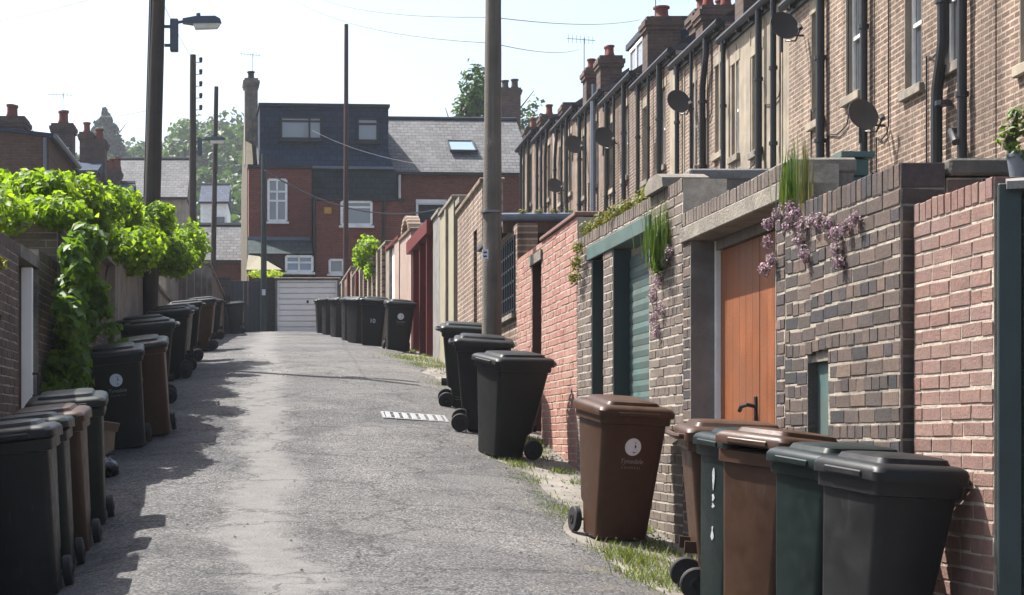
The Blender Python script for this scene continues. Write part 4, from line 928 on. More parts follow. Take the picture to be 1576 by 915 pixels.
part('wall', MB().box(gX(300), gX(354), 0, .3, 3, gZ(427)).box(gX(401), gX(423), 0, .3, 3, gZ(427)), 'garagebrick', gw); part('coping', MB().box(gX(298), gX(354), -.04, .34, gZ(427), gZ(425)).box(gX(401), gX(423), -.04, .34, gZ(427), gZ(425)), 'slate_dark', gw)
gn = empty('wooden_gate', (0, gD + .45, 0), 0, 'near-black tall gate with white knob left of the garage', 'gate')
for k in range(7): part('board', B(gX(354) + .01 + k * .152, gX(354) + .155 + k * .152, 0, .04, 3.35, gZ(430), bev=.004), 'navy', gn)
part('knob', MB().lathe([(.02, -.08), (.045, -.06), (.045, -.03), (.02, .0)], 10, 'y', (gX(360), 0, gZ(468))), 'white', gn)
# small pale building and roofs left of the end house
ph = empty('outbuilding', (0, 63, 0), 0, 'small pale yellow outbuilding with hipped roof behind the dark gate', 'outbuilding')
sp = F / 63
part('wall', B((383 - VX) / sp, (431 - VX) / sp, 0, 1.6, 3.2, (HY - 415) / sp), 'garagebrick', ph)
part('roof', MB().add([((379 - VX) / sp, -.1, (HY - 415) / sp), ((434 - VX) / sp, -.1, (HY - 415) / sp), ((434 - VX) / sp, 1.7, (HY - 415) / sp), ((379 - VX) / sp, 1.7, (HY - 415) / sp), ((381 - VX) / sp, .9, (HY - 388) / sp), ((398 - VX) / sp, .9, (HY - 390) / sp)], [(0, 1, 5, 4), (1, 2, 5), (2, 3, 4, 5), (3, 0, 4), (0, 3, 2, 1)]), 'palecream', ph)

def gable_house(label, x0, x1, yr, ye, D, depth, wallm, roofm, yg=520, group=None, name='house', chim=()):
    s = F / D; X0, X1 = (x0 - VX) / s, (x1 - VX) / s; e = empty(name, (X0, D, 0), 0, label, 'house', group)
    ze, zr = (HY - ye) / s, (HY - yr) * (D + depth / 2) / F; w = X1 - X0
    part('wall', B(.1, w - .1, .1, depth - .1, ground(0, D) - 1, ze), wallm, e)
    part('roof', MB().add([(0, 0, ze), (w, 0, ze), (w, depth / 2, zr), (0, depth / 2, zr), (w, depth, ze), (0, depth, ze)], [(0, 1, 2, 3), (3, 2, 4, 5), (0, 5, 4, 1), (0, 3, 5), (1, 4, 2)]), roofm, e)
    part('ridge', MB().tube([(0, depth / 2, zr), (w, depth / 2, zr)], .12, 6), 'trim', e)
    part('gutter', B(0, w, -.1, .02, ze - .12, ze - .001), 'trim', e)
    for cx, cw, ctop, n in chim:
        xa = (cx - VX) / s - X0; stack(e, xa, xa + cw, depth / 2 - .4, depth / 2 + .4, ze, (HY - ctop) * (D + depth / 2) / F, n, ph=.5, pr=.16)
    return e
hA = gable_house('house with pale slate roof behind the nearest lamp pole', 172, 288, 244, 303, 84, 7, 'cream', 'slate', chim=())
hB = gable_house('house with pale slate roof and brick wall left of end house', 296, 379, 346, 400, 74, 5, 'endbrick', 'slate')
hC = gable_house('white gabled house far behind between the thin poles', 306, 352, 284, 310, 105, 6, 'white', 'slate_blue')
ewC = part('window', B(1.0, 1.7, -.0, .09, 15.0, 16.0) if False else B(.9, 1.6, .04, .099, 12.6, 13.6), 'glass', hC)

# houses on the left
le = empty('house_extension', (-13.0, 49, 0), 0, 'dark brick rear extension with lean-to roof and twin-pot stack at left edge', 'house')
s49 = F / 49; zt0, zt1 = (HY - 188) / s49, (HY - 207) / s49; xe = (75 - VX) / s49 + 13.0
part('wall', MB().add([(0, 0, 2), (xe, 0, 2), (xe, 0, zt1), (0, 0, zt0 + .3), (0, 5.5, 2), (xe, 5.5, 2), (xe, 5.5, zt1), (0, 5.5, zt0 + .3)], [(0, 1, 2, 3), (4, 7, 6, 5), (0, 3, 7, 4), (1, 5, 6, 2), (3, 2, 6, 7)]), 'leftfar', le)
part('roof', MB().add([(-.1, -.12, zt0 + .36), (xe + .15, -.12, zt1 + .02), (xe + .15, 5.6, zt1 + .02), (-.1, 5.6, zt0 + .36), (-.1, -.12, zt0 + .26), (xe + .15, -.12, zt1 - .08), (xe + .15, 5.6, zt1 - .08), (-.1, 5.6, zt0 + .26)], [(0, 1, 2, 3), (4, 7, 6, 5), (0, 4, 5, 1), (1, 5, 6, 2), (2, 6, 7, 3), (3, 7, 4, 0)]), 'slate_dark', le)
part('gutter', MB().tube([(xe + .2, -.1, zt1 - .05), (xe + .2, 5.6, zt1 - .05)], .07, 8), 'blue_grey', le); part('downpipe', MB().tube([(xe - .1, -.08, zt1 - .1), (xe - .1, -.08, 2)], .05, 8), 'blue_grey', le)
part('window', B(xe + .001, xe + .03, 1.5, 3.2, 6.4, 7.8), 'glass', le)
st = stack(le, (0 - VX) / s49 + 13 - .35, (27 - VX) / s49 + 13, 1.2, 2.2, 8.5, (HY - 166) / s49, 3, ph=.42, pr=.13, mat='chimbrick')
def left_house(label, x0, x1, ye, D, dep, ch, wallm='leftfar', yr=None):
    return gable_house(label, x0, x1, yr or (ye - 20), ye, D, dep, wallm, 'slate_dark', chim=ch, name='house')
left_house('terraced house with row of four chimney pots on left skyline', 10, 97, 236, 58, 5, [(66, .75, 192, 3)], yr=222)
left_house('dark house with two red chimney pots left of the conifer', 90, 150, 262, 66, 5, [(131, .55, 216, 2), (112, .5, 205, 1)], yr=247)
left_house('low house with red pots below the conifer on left', 120, 200, 300, 72, 5, [(148, .8, 262, 3)], yr=282)
X, D, Z = px(97, 186, 61); aerial(X, D, Z, 1.0, 'faint aerial above the left skyline chimney pots', .2)
# ================================================================== poles, lamps, wires
def wood_pole(label, xb, yb_D, xt, yt, w, mat='pole', group='wooden poles along the lane', base=None, top_px=None, name='telegraph_pole'):
    """xb: pixel column at foot, D distance, xt/yt: pixel of the top, w: diameter at foot"""
    D = yb_D; X0 = (xb - VX) * D / F; z0 = ground(X0, D) - .3; X1, _, z1 = px(xt, yt, D)
    e = empty(name, (X0, D, 0), 0, label, 'pole', group)
    n = 14; pts = [(t * (X1 - X0), 0, z0 + (z1 - z0) * t) for t in [k / n for k in range(n + 1)]]
    part('shaft', MB().tube(pts, [w / 2 * (1 - .3 * k / n) * (1 + .02 * math.sin(k * 2.1)) for k in range(n + 1)], 14), mat, e, smooth=True)
    return e, X0, X1, z0, z1
def street_lamp(e, x, z, xl, sgn=1, D=27):
    """bracket box fixed on a pole and lantern reaching right"""
    br = part('bracket_box', B(x, x + .13, -.07, .07, z - .52, z, bev=.015), 'lampgrey', e)
    part('fixing', MB().box(x - .09, x + .001, -.03, .03, z - .14, z - .10).box(x - .09, x + .001, -.03, .03, z - .44, z - .40), 'lampgrey', br)
    part('arm', MB().tube([(x + .13, 0, z - .05), (x + .26, 0, z - .03)], .025, 8), 'lampgrey', br)
    hx = x + .2
    hd = part('lantern', MB().loft([[(hx, -.06, z - .07), (hx, .06, z - .07), (hx, .06, z), (hx, -.06, z)], [(hx + .2, -.10, z - .09), (hx + .2, .10, z - .09), (hx + .2, .09, z + .03), (hx + .2, -.09, z + .03)], [(hx + .52, -.11, z - .08), (hx + .52, .11, z - .08), (hx + .52, .09, z + .035), (hx + .52, -.09, z + .035)], [(hx + .62, -.06, z - .06), (hx + .62, .06, z - .06), (hx + .60, .05, z + .0), (hx + .60, -.05, z + .0)]]), 'lampgrey', e)
    part('lens', MB().loft([[(hx + .17, -.09, z - .09), (hx + .17, .09, z - .09), (hx + .6, .08, z - .08), (hx + .6, -.08, z - .08)], [(hx + .2, -.07, z - .16), (hx + .2, .07, z - .16), (hx + .55, .06, z - .15), (hx + .55, -.06, z - .15)]]), 'lens', hd)
    part('sensor', MB().lathe([(.035, .03), (.035, .09), (.02, .1)], 10, 'z', (hx + .25, 0, z)), 'lampgrey', hd)
p1, xa, xb_, z0, z1 = wood_pole('thick leaning wooden pole carrying the nearest street lamp on left', 226, 27, 247, -120, .30)
xat = lambda z: (z - z0) / (z1 - z0) * (xb_ - xa)
zl = (HY - 29) / (F / 27); street_lamp(p1, xat(zl) + .20, zl, 0)
cb = MB()
for k in range(3): cb.tube([(xat(z0 + 1 + q * .8) - .13 + .02 * k, -.08 + .04 * k, z0 + 1 + q * .8) for q in range(10)], .012, 5)
part('cable', cb, 'wire', p1)
p2, xa, xb_, z0, z1 = wood_pole('wooden pole with five black insulators and second lamp on left', 296, 50, 297, 84, .26)
for k in range(5):
    zz = (HY - 91 - 18.3 * k) / (F / 50); ins = part('insulator', MB().lathe([(.02, -.1), (.05, -.08), (.045, -.03), (.055, -.02), (.05, .05), (.02, .07)], 8, 'z', (.25, 0, zz)), 'black_metal', p2); part('insulator_arm', MB().tube([(.05, 0, zz - .09), (.25, 0, zz - .09)], .012, 5), 'black_metal', ins)
street_lamp(p2, .16, (HY - 212) / (F / 50), 0)
p3, *_ = wood_pole('slim bare wooden pole farthest up the left side', 326, 57, 333, 133, .21)
p4, xa, xb_, z0, z1 = wood_pole('massive grey-brown wooden pole behind the right-hand black bins', 756, 19.7, 760, -160, .245, 'pole_pale')
zz = (HY - 392) / (F / 19.7); np_ = part('number_plate', B(-.12, -.05, -.135, -.118, zz - .06, zz + .05), 'emblem', p4)
for k in range(2): part('plate_mark', B(-.105, -.065, -.138, -.1352, zz - .04 + .045 * k, zz - .02 + .045 * k), 'mark', np_)
part('band', MB().lathe([(.128, -.012), (.128, .012)], 14, 'z', (0, 0, zz + .5)), 'steel', p4)
p5, *_ = wood_pole('thin dark red-brown steel pole standing before the garage', 532, 57, 533, 37, .20, 'rust', name='steel_pole')
p6, *_ = wood_pole('dark green steel post in front of the end house', 406, 58.6, 406, 236, .24, 'green_pole', name='steel_pole')
zz = (HY - 450) / (F / 58.6); part('number_plate', B(-.06, .06, -.14, -.122, zz - .1, zz + .1), 'emblem', p6)
def wire(label, a, b, sag, r=.005):
    a, b = Vector(a), Vector(b); pts = [a.lerp(b, t / 14) - Vector((0, 0, sag * 4 * (t / 14) * (1 - t / 14))) for t in range(15)]
    tag(part('overhead_wire', MB().tube(pts, r, 5), 'wire', None), label, 'wire', 'overhead wires')
wire('sagging pale service cable from green post to the far house wall', px(408, 262, 58.4), px(742, 298, 63.5), 1.1, .028)
wire('thin upper wire across the sky to the terrace gutter', px(757, 26, 19.7), px(985, 30, 42), .1)
wire('thin lower wire across the sky from the right pole to terrace', px(757, 66, 19.7), px(890, 76, 50), .1)
wire('thin wire from upper sky to the right pole', px(440, -8, 45), px(757, 66, 19.7), .25)
wire('faint wire sloping from the sky above to the right pole', px(470, -12, 50), px(757, 26, 19.7), .2)
wire('faint wire at upper left running to nearest lamp pole', px(-60, 40, 40), px(232, -30, 27), .1)
wire('faint low wire between left chimneys and lamp pole', px(140, 175, 60), px(232, 168, 27), .1)
wire('thin wire from insulator pole to the nearest lamp pole', px(303, 100, 50), px(240, -20, 27), .1)
wire('thin slack wire over the slate roof to the tall brick outhouse', px(480, 200, 63), px(745, 262, 40), .3)

# ================================================================== wheelie bins
def rrect(z, yf, yr, hw, r, n=4):
    pts = []
    for cx, cy, a0 in ((hw - r, yr - r, 0), (-hw + r, yr - r, 90), (-hw + r, yf + r, 180), (hw - r, yf + r, 270)):
        for k in range(n + 1):
            a = RD(a0 + 90 * k / n); pts.append((cx + r * math.cos(a), cy + r * math.sin(a), z))
    return pts
body_mb = MB().loft([rrect(.003, -.20, .06, .19, .03), rrect(.02, -.235, .085, .215, .045), rrect(.24, -.25, .115, .228, .045), rrect(.27, -.252, .165, .23, .045), rrect(.60, -.278, .22, .25, .045), rrect(.885, -.30, .265, .268, .045), rrect(.89, -.325, .285, .292, .05), rrect(.955, -.328, .288, .295, .05), rrect(.96, -.31, .27, .277, .05)])
for sx in (-1, 1):
    body_mb.box(sx * .13 - .012, sx * .13 + .012, .10, .24, .27, .34)
rings = []
for z, ins in ((.945, -.018), (.985, -.02), (1.005, -.008), (1.018, .02), (1.022, .075), (1.045, .09), (1.052, .12), (1.058, .2)):
    rr_ = []
    for (x, y, q) in rrect(z, -.335 + ins, .30 - ins * .7, .295 - ins, max(.03, .06 - abs(ins) * .1)):
        dz = .022 * (y + .33) if z > .95 else 0
        rr_.append((x, y - .30, z + dz - .97))
    rings.append(rr_)
lid_mb = MB().loft(rings)
lid_mb.box(-.17, .17, -.665, -.60, -.02, .012, bev=.006)
hand_mb = MB().tube([(-.235, -.03, .0), (-.235, .035, .005), (-.2, .055, .005), (.2, .055, .005), (.235, .035, .005), (.235, -.03, .0)], .017, 8)
for x in (-.12, 0, .12): hand_mb.box(x - .02, x + .02, -.03, .05, -.018, .012)
tyre_mb = MB().lathe([(.062, -.026), (.092, -.026), (.1, -.018), (.1, .018), (.092, .026), (.062, .026)], 20, 'x')
hub_mb = MB().lathe([(.012, -.028), (.03, -.034), (.062, -.02), (.062, .02), (.03, .034), (.012, .028)], 14, 'x')
axle_mb = MB().tube([(-.25, 0, 0), (.25, 0, 0)], .012, 8)
BM = dict(body=body_mb.mesh('bin_body', 'black', True), lid=lid_mb.mesh('bin_lid', 'black', True), handle=hand_mb.mesh('bin_handle', 'black', True), tyre=tyre_mb.mesh('bin_tyre', 'rubber', True), hub=hub_mb.mesh('bin_hub', 'black', True), axle=axle_mb.mesh('bin_axle', 'steel', True))
disc = MB().lathe([(.066, -.002), (.066, .002)], 28, 'y'); BM['disc'] = disc.mesh('bin_emblem', 'emblem')
mk = MB()
mk.prism([(.010, .036), (.018, .037), (.022, .030), (.016, .025)], -.0045, -.0022); mk.prism([(.014, .018), (.024, .016), (.026, .002), (.016, -.012), (.012, .002)], -.0045, -.0022); mk.prism([(-.002, -.034), (.014, -.038), (.024, -.032), (.022, -.042), (.006, -.046)], -.0045, -.0022)
BM['mark'] = mk.mesh('bin_emblem_mark', 'mark')
def text_mesh(txt, size, mat, shear=0.0, space=1.0):
    cu = bpy.data.curves.new('t', 'FONT'); cu.body = txt; cu.size = size; cu.align_x = 'CENTER'; cu.extrude = .001; cu.shear = shear; cu.space_character = space
    o = bpy.data.objects.new('t', cu); COL.objects.link(o); bpy.context.view_layer.update()
    me = bpy.data.meshes.new_from_object(o.evaluated_get(bpy.context.evaluated_depsgraph_get())); bpy.data.objects.remove(o); bpy.data.curves.remove(cu)
    me.materials.clear(); me.materials.append(MT[mat]); return me
BM['name'] = text_mesh('Tynedale', .052, 'print_dim', .25); BM['council'] = text_mesh('COUNCIL', .024, 'print_dim', 0, 1.7); BM['ten'] = text_mesh('10', .13, 'emblem')
GB = 'wheelie bins lining the lane'
def front_y(z): return (-.278 - .022 * (z - .6) / .285 if z > .6 else -.252 - .026 * (z - .27) / .33) - .0035
def wbin(X, D, phi, label, mat='black', lidmat=None, emblem=False, lid=0.0, sc=(1, 1, 1), tilt=0.0, ten=False, wheel=True, stickers=0):
    from mathutils import Quaternion
    n = gnormal(X, D); q = Vector((0, 0, 1)).rotation_difference(n) @ Quaternion((0, 1, 0), RD(tilt)) @ Quaternion((0, 0, 1), RD(phi))
    e = empty('wheelie_bin', (X, D, ground(X, D) + (.013 if lane_edge(D, -1) < X < lane_edge(D, 1) - .15 else -.012)), 0, label, 'wheelie bin', GB)
    e.rotation_euler = q.to_euler(); e.scale = sc
    bd = link('body', BM['body'], e, mat=mat)
    ld = link('lid', BM['lid'], e, (0, .30, .97), (-RD(lid), 0, 0), mat=lidmat or mat); link('handle', BM['handle'], ld, (0, 0, .0), mat=lidmat or mat)
    for sx in (-1, 1):
        t = link('wheel', BM['tyre'], e, (sx * .252, .165, .1)); link('hub', BM['hub'], t, mat='black')
    link('axle', BM['axle'], e, (0, .165, .1))
    ang = math.atan2(.022, .285)
    if emblem:
        em = link('emblem', BM['disc'], bd, (0, front_y(.72), .72), (ang, 0, 0)); 
        link('emblem_mark', BM['mark'], bd, (0, front_y(.72), .72), (ang, 0, 0))
        link('lettering', BM['name'], bd, (0, front_y(.605), .595), (RD(90) + ang, 0, 0)); link('lettering', BM['council'], bd, (0, front_y(.56), .555), (RD(90) + ang, 0, 0))
    if ten: link('house_number', BM['ten'], bd, (0, front_y(.5), .5), (RD(90) + ang, 0, 0))
    for k in range(stickers):
        z = (.76, .655, .61, .45)[k]; h = (.11, .035, .025, .07)[k]
        part('sticker', MB().prism([(.02 * math.cos(a) * (1 + .5 * math.sin(3 * a + k) + .3 * math.sin(7 * a)), h * .6 * math.sin(a)) for a in [6.283 * q / 12 for q in range(12)]], -.003, 0), 'paper', bd, loc=(.02, front_y(z), z), rot=(ang, 0, 0))
    return e
# right side, near to far
wbin(2.74, 7.95, -74, 'charcoal wheelie bin nearest the clean red brick wall at lower right', 'grey', sc=(.85, .76, 1.0), lid=1)
wbin(2.73, 8.62, -74, 'dark green wheelie bin squeezed between brown and charcoal bins at lower right', 'green', sc=(.85, .85, 1.0), stickers=0)
wbin(2.64, 9.3, -60, 'brown wheelie bin with pale lid edge in the lower right cluster', 'brown', sc=(.85, .85, 1.0), lid=4)
wbin(2.60, 9.74, -80, 'green wheelie bin with white stickers, mostly hidden behind brown bin at lower right', 'green', sc=(.76, .85, 1.0), stickers=4)
wbin(2.60, 10.3, 84, 'brown wheelie bin with raised lid in front of the orange doors', 'brown', lid=3)
wbin(2.44, 12.9, 11, 'brown wheelie bin with round white emblem standing alone on the right', 'brown', emblem=True, sc=(.95, .95, 1))
wbin(2.20, 17.25, -70, 'black wheelie bin nearest of the three beside the big right pole', 'black')
wbin(2.06, 19.0, 84, 'black wheelie bin in the middle of the three beside the big right pole', 'black', lid=2)
wbin(2.12, 21.4, 86, 'black wheelie bin farthest of the three beside the big right pole', 'darkgreen', lid=2)
wbin(2.16, 34.6, 3, 'black wheelie bin with pale emblem leading the far right row', 'black', emblem=True)
wbin(1.78, 36.6, -14, 'black wheelie bin marked 10 in the far right row', 'black', ten=True)
wbin(1.58, 38.6, -60, 'black wheelie bin next after the one marked 10', 'black')
wbin(1.48, 40.6, -80, 'black wheelie bin fourth in the far right row', 'black')
wbin(1.32, 44.6, -70, 'black wheelie bin below the red-brown steel pole', 'grey')
wbin(1.15, 47.5, -75, 'black wheelie bin just left of the red-brown steel pole', 'black')
wbin(1.02, 51.5, -85, 'small far black wheelie bin overlapping right edge of garage door', 'black')
# left side, near to far
wbin(-2.06, 9.45, 4, 'grey wheelie bin cut off at the lower left corner', 'grey', tilt=6)
wbin(-1.62, 10.35, 2, 'black wheelie bin with bright sky-lit lid at lower left', 'black', lid=2, tilt=6)
wbin(-1.66, 11.3, 3, 'grey-green wheelie bin second in the left front row', 'darkgreen', lid=3, tilt=6)
wbin(-1.66, 12.25, 1, 'brown wheelie bin with dark lid third in the left front row', 'brown', lid=1, tilt=6)
wbin(-1.68, 13.4, 4, 'green-black wheelie bin last in the left front row by the bags', 'darkgreen', lid=2, tilt=6)
wbin(-1.72, 17.5, 4, 'black wheelie bin with round emblem facing down the lane on left', 'black', emblem=True, tilt=-2)
wbin(-1.52, 18.35, 2, 'dark brown wheelie bin right behind the left emblem bin', 'brown', lidmat='black', tilt=-3)
wbin(-1.70, 21.4, -86, 'dark green wheelie bin under the vine past the left emblem bin', 'darkgreen')
wbin(-1.88, 22.4, -80, 'wheelie bin with shiny grey lid half hidden under the vine', 'grey')
wbin(-1.74, 25.3, -86, 'black wheelie bin midway up the left side', 'black')
wbin(-1.76, 26.4, -95, 'grey wheelie bin midway up the left side, behind the black one', 'grey')
wbin(-1.78, 29.4, -88, 'black wheelie bin at foot of far left poles', 'black')
wbin(-1.72, 33.6, -92, 'brownish wheelie bin last of the left row before the dark wall', 'brown', lidmat='black')
wbin(-2.0, 44.0, -90, 'small far wheelie bin in the shade of the left wall', 'black')
wbin(-1.75, 55.5, -90, 'small far dark wheelie bin against the near-black gate', 'grey')

# rubbish by the left bins
def bag(x, D, r, label, seed):
    rr = random.Random(seed); mb = MB(); n = 18; rings = []
    for k in range(9):
        t = k / 8; prof = r * math.sin(math.pi * min(1, .12 + .8 * t)) ** .6 * (1 - .55 * max(0, t - .7) / .3)
        rings.append([((prof * (1 + .16 * math.sin(a * 5 + k) + .08 * rr.uniform(-1, 1))) * math.cos(a), (prof * (1 + .14 * math.cos(a * 4 + k * 1.3))) * math.sin(a), t * r * 1.5) for a in [2 * math.pi * i / n for i in range(n)]])
    mb.loft(rings); e = empty('rubbish_bag', (x, D, ground(x, D) + .01), 0, label, 'rubbish bag'); part('sack', mb, 'bag', e, smooth='full')
    part('knot', MB().tube([(0, 0, r * 1.4), (.03, 0, r * 1.62), (.08, .03, r * 1.78)], [r * .16, r * .1, r * .2], 8), 'bag', e, smooth=True)
bag(-1.72, 15.6, .13, 'shiny black rubbish bag lying between the left bin groups', 1); bag(-1.9, 16.1, .15, 'black rubbish bag slumped behind the front rubbish bag', 2)
bx = empty('cardboard_box', (-1.86, 16.75, ground(-1.86, 16.75) + .02), RD(20), 'flattened cardboard box leaning beside the left emblem bin', 'box')
part('panel', B(-.1, .1, 0, .02, 0, .28), 'card', bx, rot=(RD(-12), RD(8), 0)); part('flap', B(-.1, .1, 0, .015, 0, .1), 'card', bx, loc=(.03, -.052, .262), rot=(RD(35), RD(8), 0))

# drain grate
X, D = 1.44, 19.75
gr = empty('drain_grate', (X, D, ground(X, D) + .018), 0, 'pale metal drain grate set in the lane near right-hand bins', 'grate'); gr.rotation_euler = Vector((0, 0, 1)).rotation_difference(gnormal(X, D)).to_euler()
part('pit_shade', B(-.36, .36, -.26, .26, -.012, -.004), 'dark', gr)  # thin near-black sheet paints the shade below the bars
part('frame', MB().box(-.38, .38, -.3, -.26, -.02, .008).box(-.38, .38, .26, .3, -.02, .008).box(-.38, -.35, -.26, .26, -.02, .008).box(.35, .38, -.26, .26, -.02, .008), 'galv', gr)
for k in range(7): part('bar', B(-.335 + k * .1, -.275 + k * .1, -.26, .26, -.002, .012, bev=.004), 'galv', gr)

# ================================================================== plants
def plant(name, label, blobs, mat, leaf, seed, cat='plant', stems=None, aspect=.6, shell=.3, jitter=.7, part_name='foliage', tipdir=None, group=None):
    c0 = blobs[0][0]; e = empty(name, c0, 0, label, cat, group)
    bl = [((c[0] - c0[0], c[1] - c0[1], c[2] - c0[2]), r, n) for c, r, n in blobs]
    P, N = blob_points(bl, seed, shell); link(part_name, leaf_mesh(part_name, P, N, leaf, mat, seed, aspect, jitter, tipdir), e)
    if stems:
        mb = MB(); rr = random.Random(seed)
        for a, b in stems:
            a, b = Vector(a) - Vector(c0), Vector(b) - Vector(c0); m_ = a.lerp(b, .5) + Vector((rr.uniform(-.1, .1), rr.uniform(-.1, .1), rr.uniform(0, .1))); mb.tube([a, m_, b], [.025, .018, .008], 6)
        part('stem', mb, 'bark', e, smooth=True)
    return e
rr = random.Random(9); vb = []
def vine_top(D): return float(np.interp(D, [17.5, 18, 20, 22, 24, 26, 28, 29.5], [2.6, 2.8, 3.08, 3.27, 3.5, 3.68, 3.76, 3.6]))
D = 17.9
while D < 29.2:
    zt = vine_top(D); zl = float(np.interp(D, [18, 21, 25, 29], [2.05, 2.1, 2.3, 2.6]))
    for q in range(5):
        z = zl + (zt - zl) * (.28 + .62 * rr.random()); rz = rr.uniform(.16, .27)
        vb.append(((XL + rr.uniform(-.85, .08 if D < 26 else .4), D + rr.uniform(-.2, .2), min(z, zt - rz)), (rr.uniform(.24, .4), rr.uniform(.28, .5), rz), 300))
    D += .42
vb += [((XL + .45, 20.9, 2.3), (.34, .5, .26), 500), ((XL + .62, 28.6, 3.2), (.36, .6, .4), 600), ((XL + .5, 27.6, 2.9), (.34, .5, .34), 500), ((XL + .1, 24.3, 2.6), (.3, .6, .3), 450)] + [((XL - .35 + .12 * k, 17.9 - .28 * k, 2.42 - .06 * k), (.34, .3, .17), 260) for k in range(4)] + [((XL - .5 - .2 * k, 16.6 + .3 * k, 2.2), (.35, .35, .2), 240) for k in range(4)]
D = 19.5
while D < 24.5:                                   # the part that rises from inside the yard at far left
    for q in range(3): vb.append(((-4.1 + rr.uniform(-.5, .6), D, 2.85 + .1 * (D - 19) + rr.uniform(-.25, .0)), (rr.uniform(.35, .5), .4, rr.uniform(.22, .3)), 300))
    D += .45
st_ = [((XL - .3, d, ground(XL, d)), (XL + .05, d + .5, vine_top(d) - .4)) for d in (18.5, 20, 22, 24.5, 27)]
plant('climbing_vine', 'bright green vine billowing over the left wall tops', [(c, r_, int(n * 1.75)) for c, r_, n in vb], 'vine', .085, 31, 'vine', st_, .8, .3)
cr = []
for k in range(46):
    t = rr.random(); D = 15.55 + 1.9 * rr.random(); z = 2.0 - 2.1 * t * (1 - .3 * (D - 15.5) / 2)
    cr.append(((XL + .10 + .18 * rr.random() + .1 * (1 - t), D, z), (.13, .2, .17), 105))
for k in range(6): cr.append(((XL + .34 + .07 * k, 17.3 + .1 * k, 1.45 - .17 * k), (.1, .12, .07), 22))
plant('creeper', 'dark green creeper hanging down the left wall beside the pale gate jamb', cr, 'vine_dark', .10, 32, 'vine', None, .8, .4, tipdir=(0.3, 0, -1))
plant('conifer_sprig', 'drooping yellow-green conifer sprig poking in at left edge', [((-2.18, 11.9, 1.0), (.12, .3, .05), 260), ((-2.1, 11.9, 1.22), (.09, .25, .05), 200), ((-2.14, 11.85, .82), (.1, .2, .04), 120)], 'moss', .06, 33, 'plant', [((-2.6, 12.0, 1.2), (-2.1, 11.9, 1.0))], .3)
# wall plants on the right
def onwall(x, y, dx=0.0):
    a = (x - VX) / F; D = (3.284 + dx) / (a + .028); return (XR(D) + dx, D, (HY - y) * D / F)
def flowers(label, pts, seed, r=.045, n=150):
    plant('trailing_plant', label, [((lambda w: (w[0] - .035, w[1], w[2]))(onwall(x, y)), (.035, r * 1.2, r * 1.1), n) for x, y in pts], 'pink', .018, seed, 'plant', None, .75, .1, tipdir=(0, 0, -1))
flowers('pink flowering trailing plant above the right edge of orange doors', [(1190, 345), (1190, 372), (1196, 400), (1205, 330), (1215, 318), (1185, 415), (1222, 345)], 41)
flowers('pink flowering clump at centre of the dark brick wall top', [(1232, 330), (1243, 345), (1238, 368), (1246, 392), (1258, 340), (1225, 318)], 42)
flowers('largest pink flowering clump at right of the dark brick wall', [(1283, 345), (1296, 360), (1298, 385), (1300, 402), (1310, 350), (1326, 336), (1272, 338)], 43)
flowers('dusty pink trailing plant on pier between teal door and orange doors', [(1012, 412), (1020, 432), (1010, 455), (1030, 400), (1022, 475), (1012, 492), (1036, 388), (1016, 510)], 44, .065)
def grassclump(name, label, base, n, h, spread, mat, seed, droop=.3, w=.014, cat='plant', lean=(0, 0)):
    r = random.Random(seed); mb = MB()
    for k in range(n):
        bx, by = r.gauss(0, spread), r.gauss(0, spread); a = r.uniform(0, 6.28); L = h * r.uniform(.35, 1.1); bz = r.uniform(-.2, .25) * h; d = L * droop * r.uniform(.3, 1.2)
        dx, dy = math.cos(a) * d + lean[0] * L, math.sin(a) * d + lean[1] * L; sx, sy = -math.sin(a) * w, math.cos(a) * w
        mb.v += [(bx - sx, by - sy, bz), (bx + sx, by + sy, bz), (bx + dx * .4 + sx * .8, by + dy * .4 + sy * .8, bz + L * .6), (bx + dx * .4 - sx * .8, by + dy * .4 - sy * .8, bz + L * .6), (bx + dx, by + dy, bz + L)]
        o = len(mb.v) - 5; mb.f += [(o, o + 1, o + 2, o + 3), (o + 3, o + 2, o + 4)]
    e = empty(name, base, 0, label, cat); part('foliage', mb, mat, e); return e
X, D, Z = onwall(1028, 372)
grassclump('wall_fern', 'tall bright green weed growing on the pier right of teal door', (X - .07, D, Z - .14), 240, .42, .07, 'weed', 51, .16, .0045)
plant('wall_tuft', 'low green tuft under the tall weed right of teal door', [((X - .05, D + .04 + .1 * k, Z - .14 - .03 * k), (.05, .12, .07), 150) for k in range(2)], 'weed', .05, 52, 'plant', None, .25, .1, .6)
X, D, Z = onwall(1218, 305); grassclump('wall_weed', 'spindly tall weed on top of the flowered dark wall', (X - .02, D, Z - .03), 70, .36, .04, 'weed', 53, .16, .0045)
X, D, Z = onwall(1238, 300); grassclump('wall_weed', 'thin upright weed right of the spindly weed on dark wall', (X + .0, D, Z - .02), 36, .38, .02, 'moss', 54, .06, .004)
tops = []
for k in range(26):
    D = 13.9 + 2.6 * k / 25; tops.append(((XR(D) + .02 + .1 * rr.random(), D, 1.96 + .05 * rr.random()), (.1, .12, .05 + .05 * rr.random()), 60))
plant('wall_top_weeds', 'yellow-green weeds growing along the garage wall coping', tops, 'moss', .04, 55, 'plant', None, .5, .1)
tops = [((XR(16.2) - .08, 16.2 + .1 * k, 1.8 - .13 * k), (.06, .12, .07), 70) for k in range(3)]
plant('wall_weeds', 'small yellow-green weeds hanging at the pink wall corner', tops, 'moss', .04, 56)
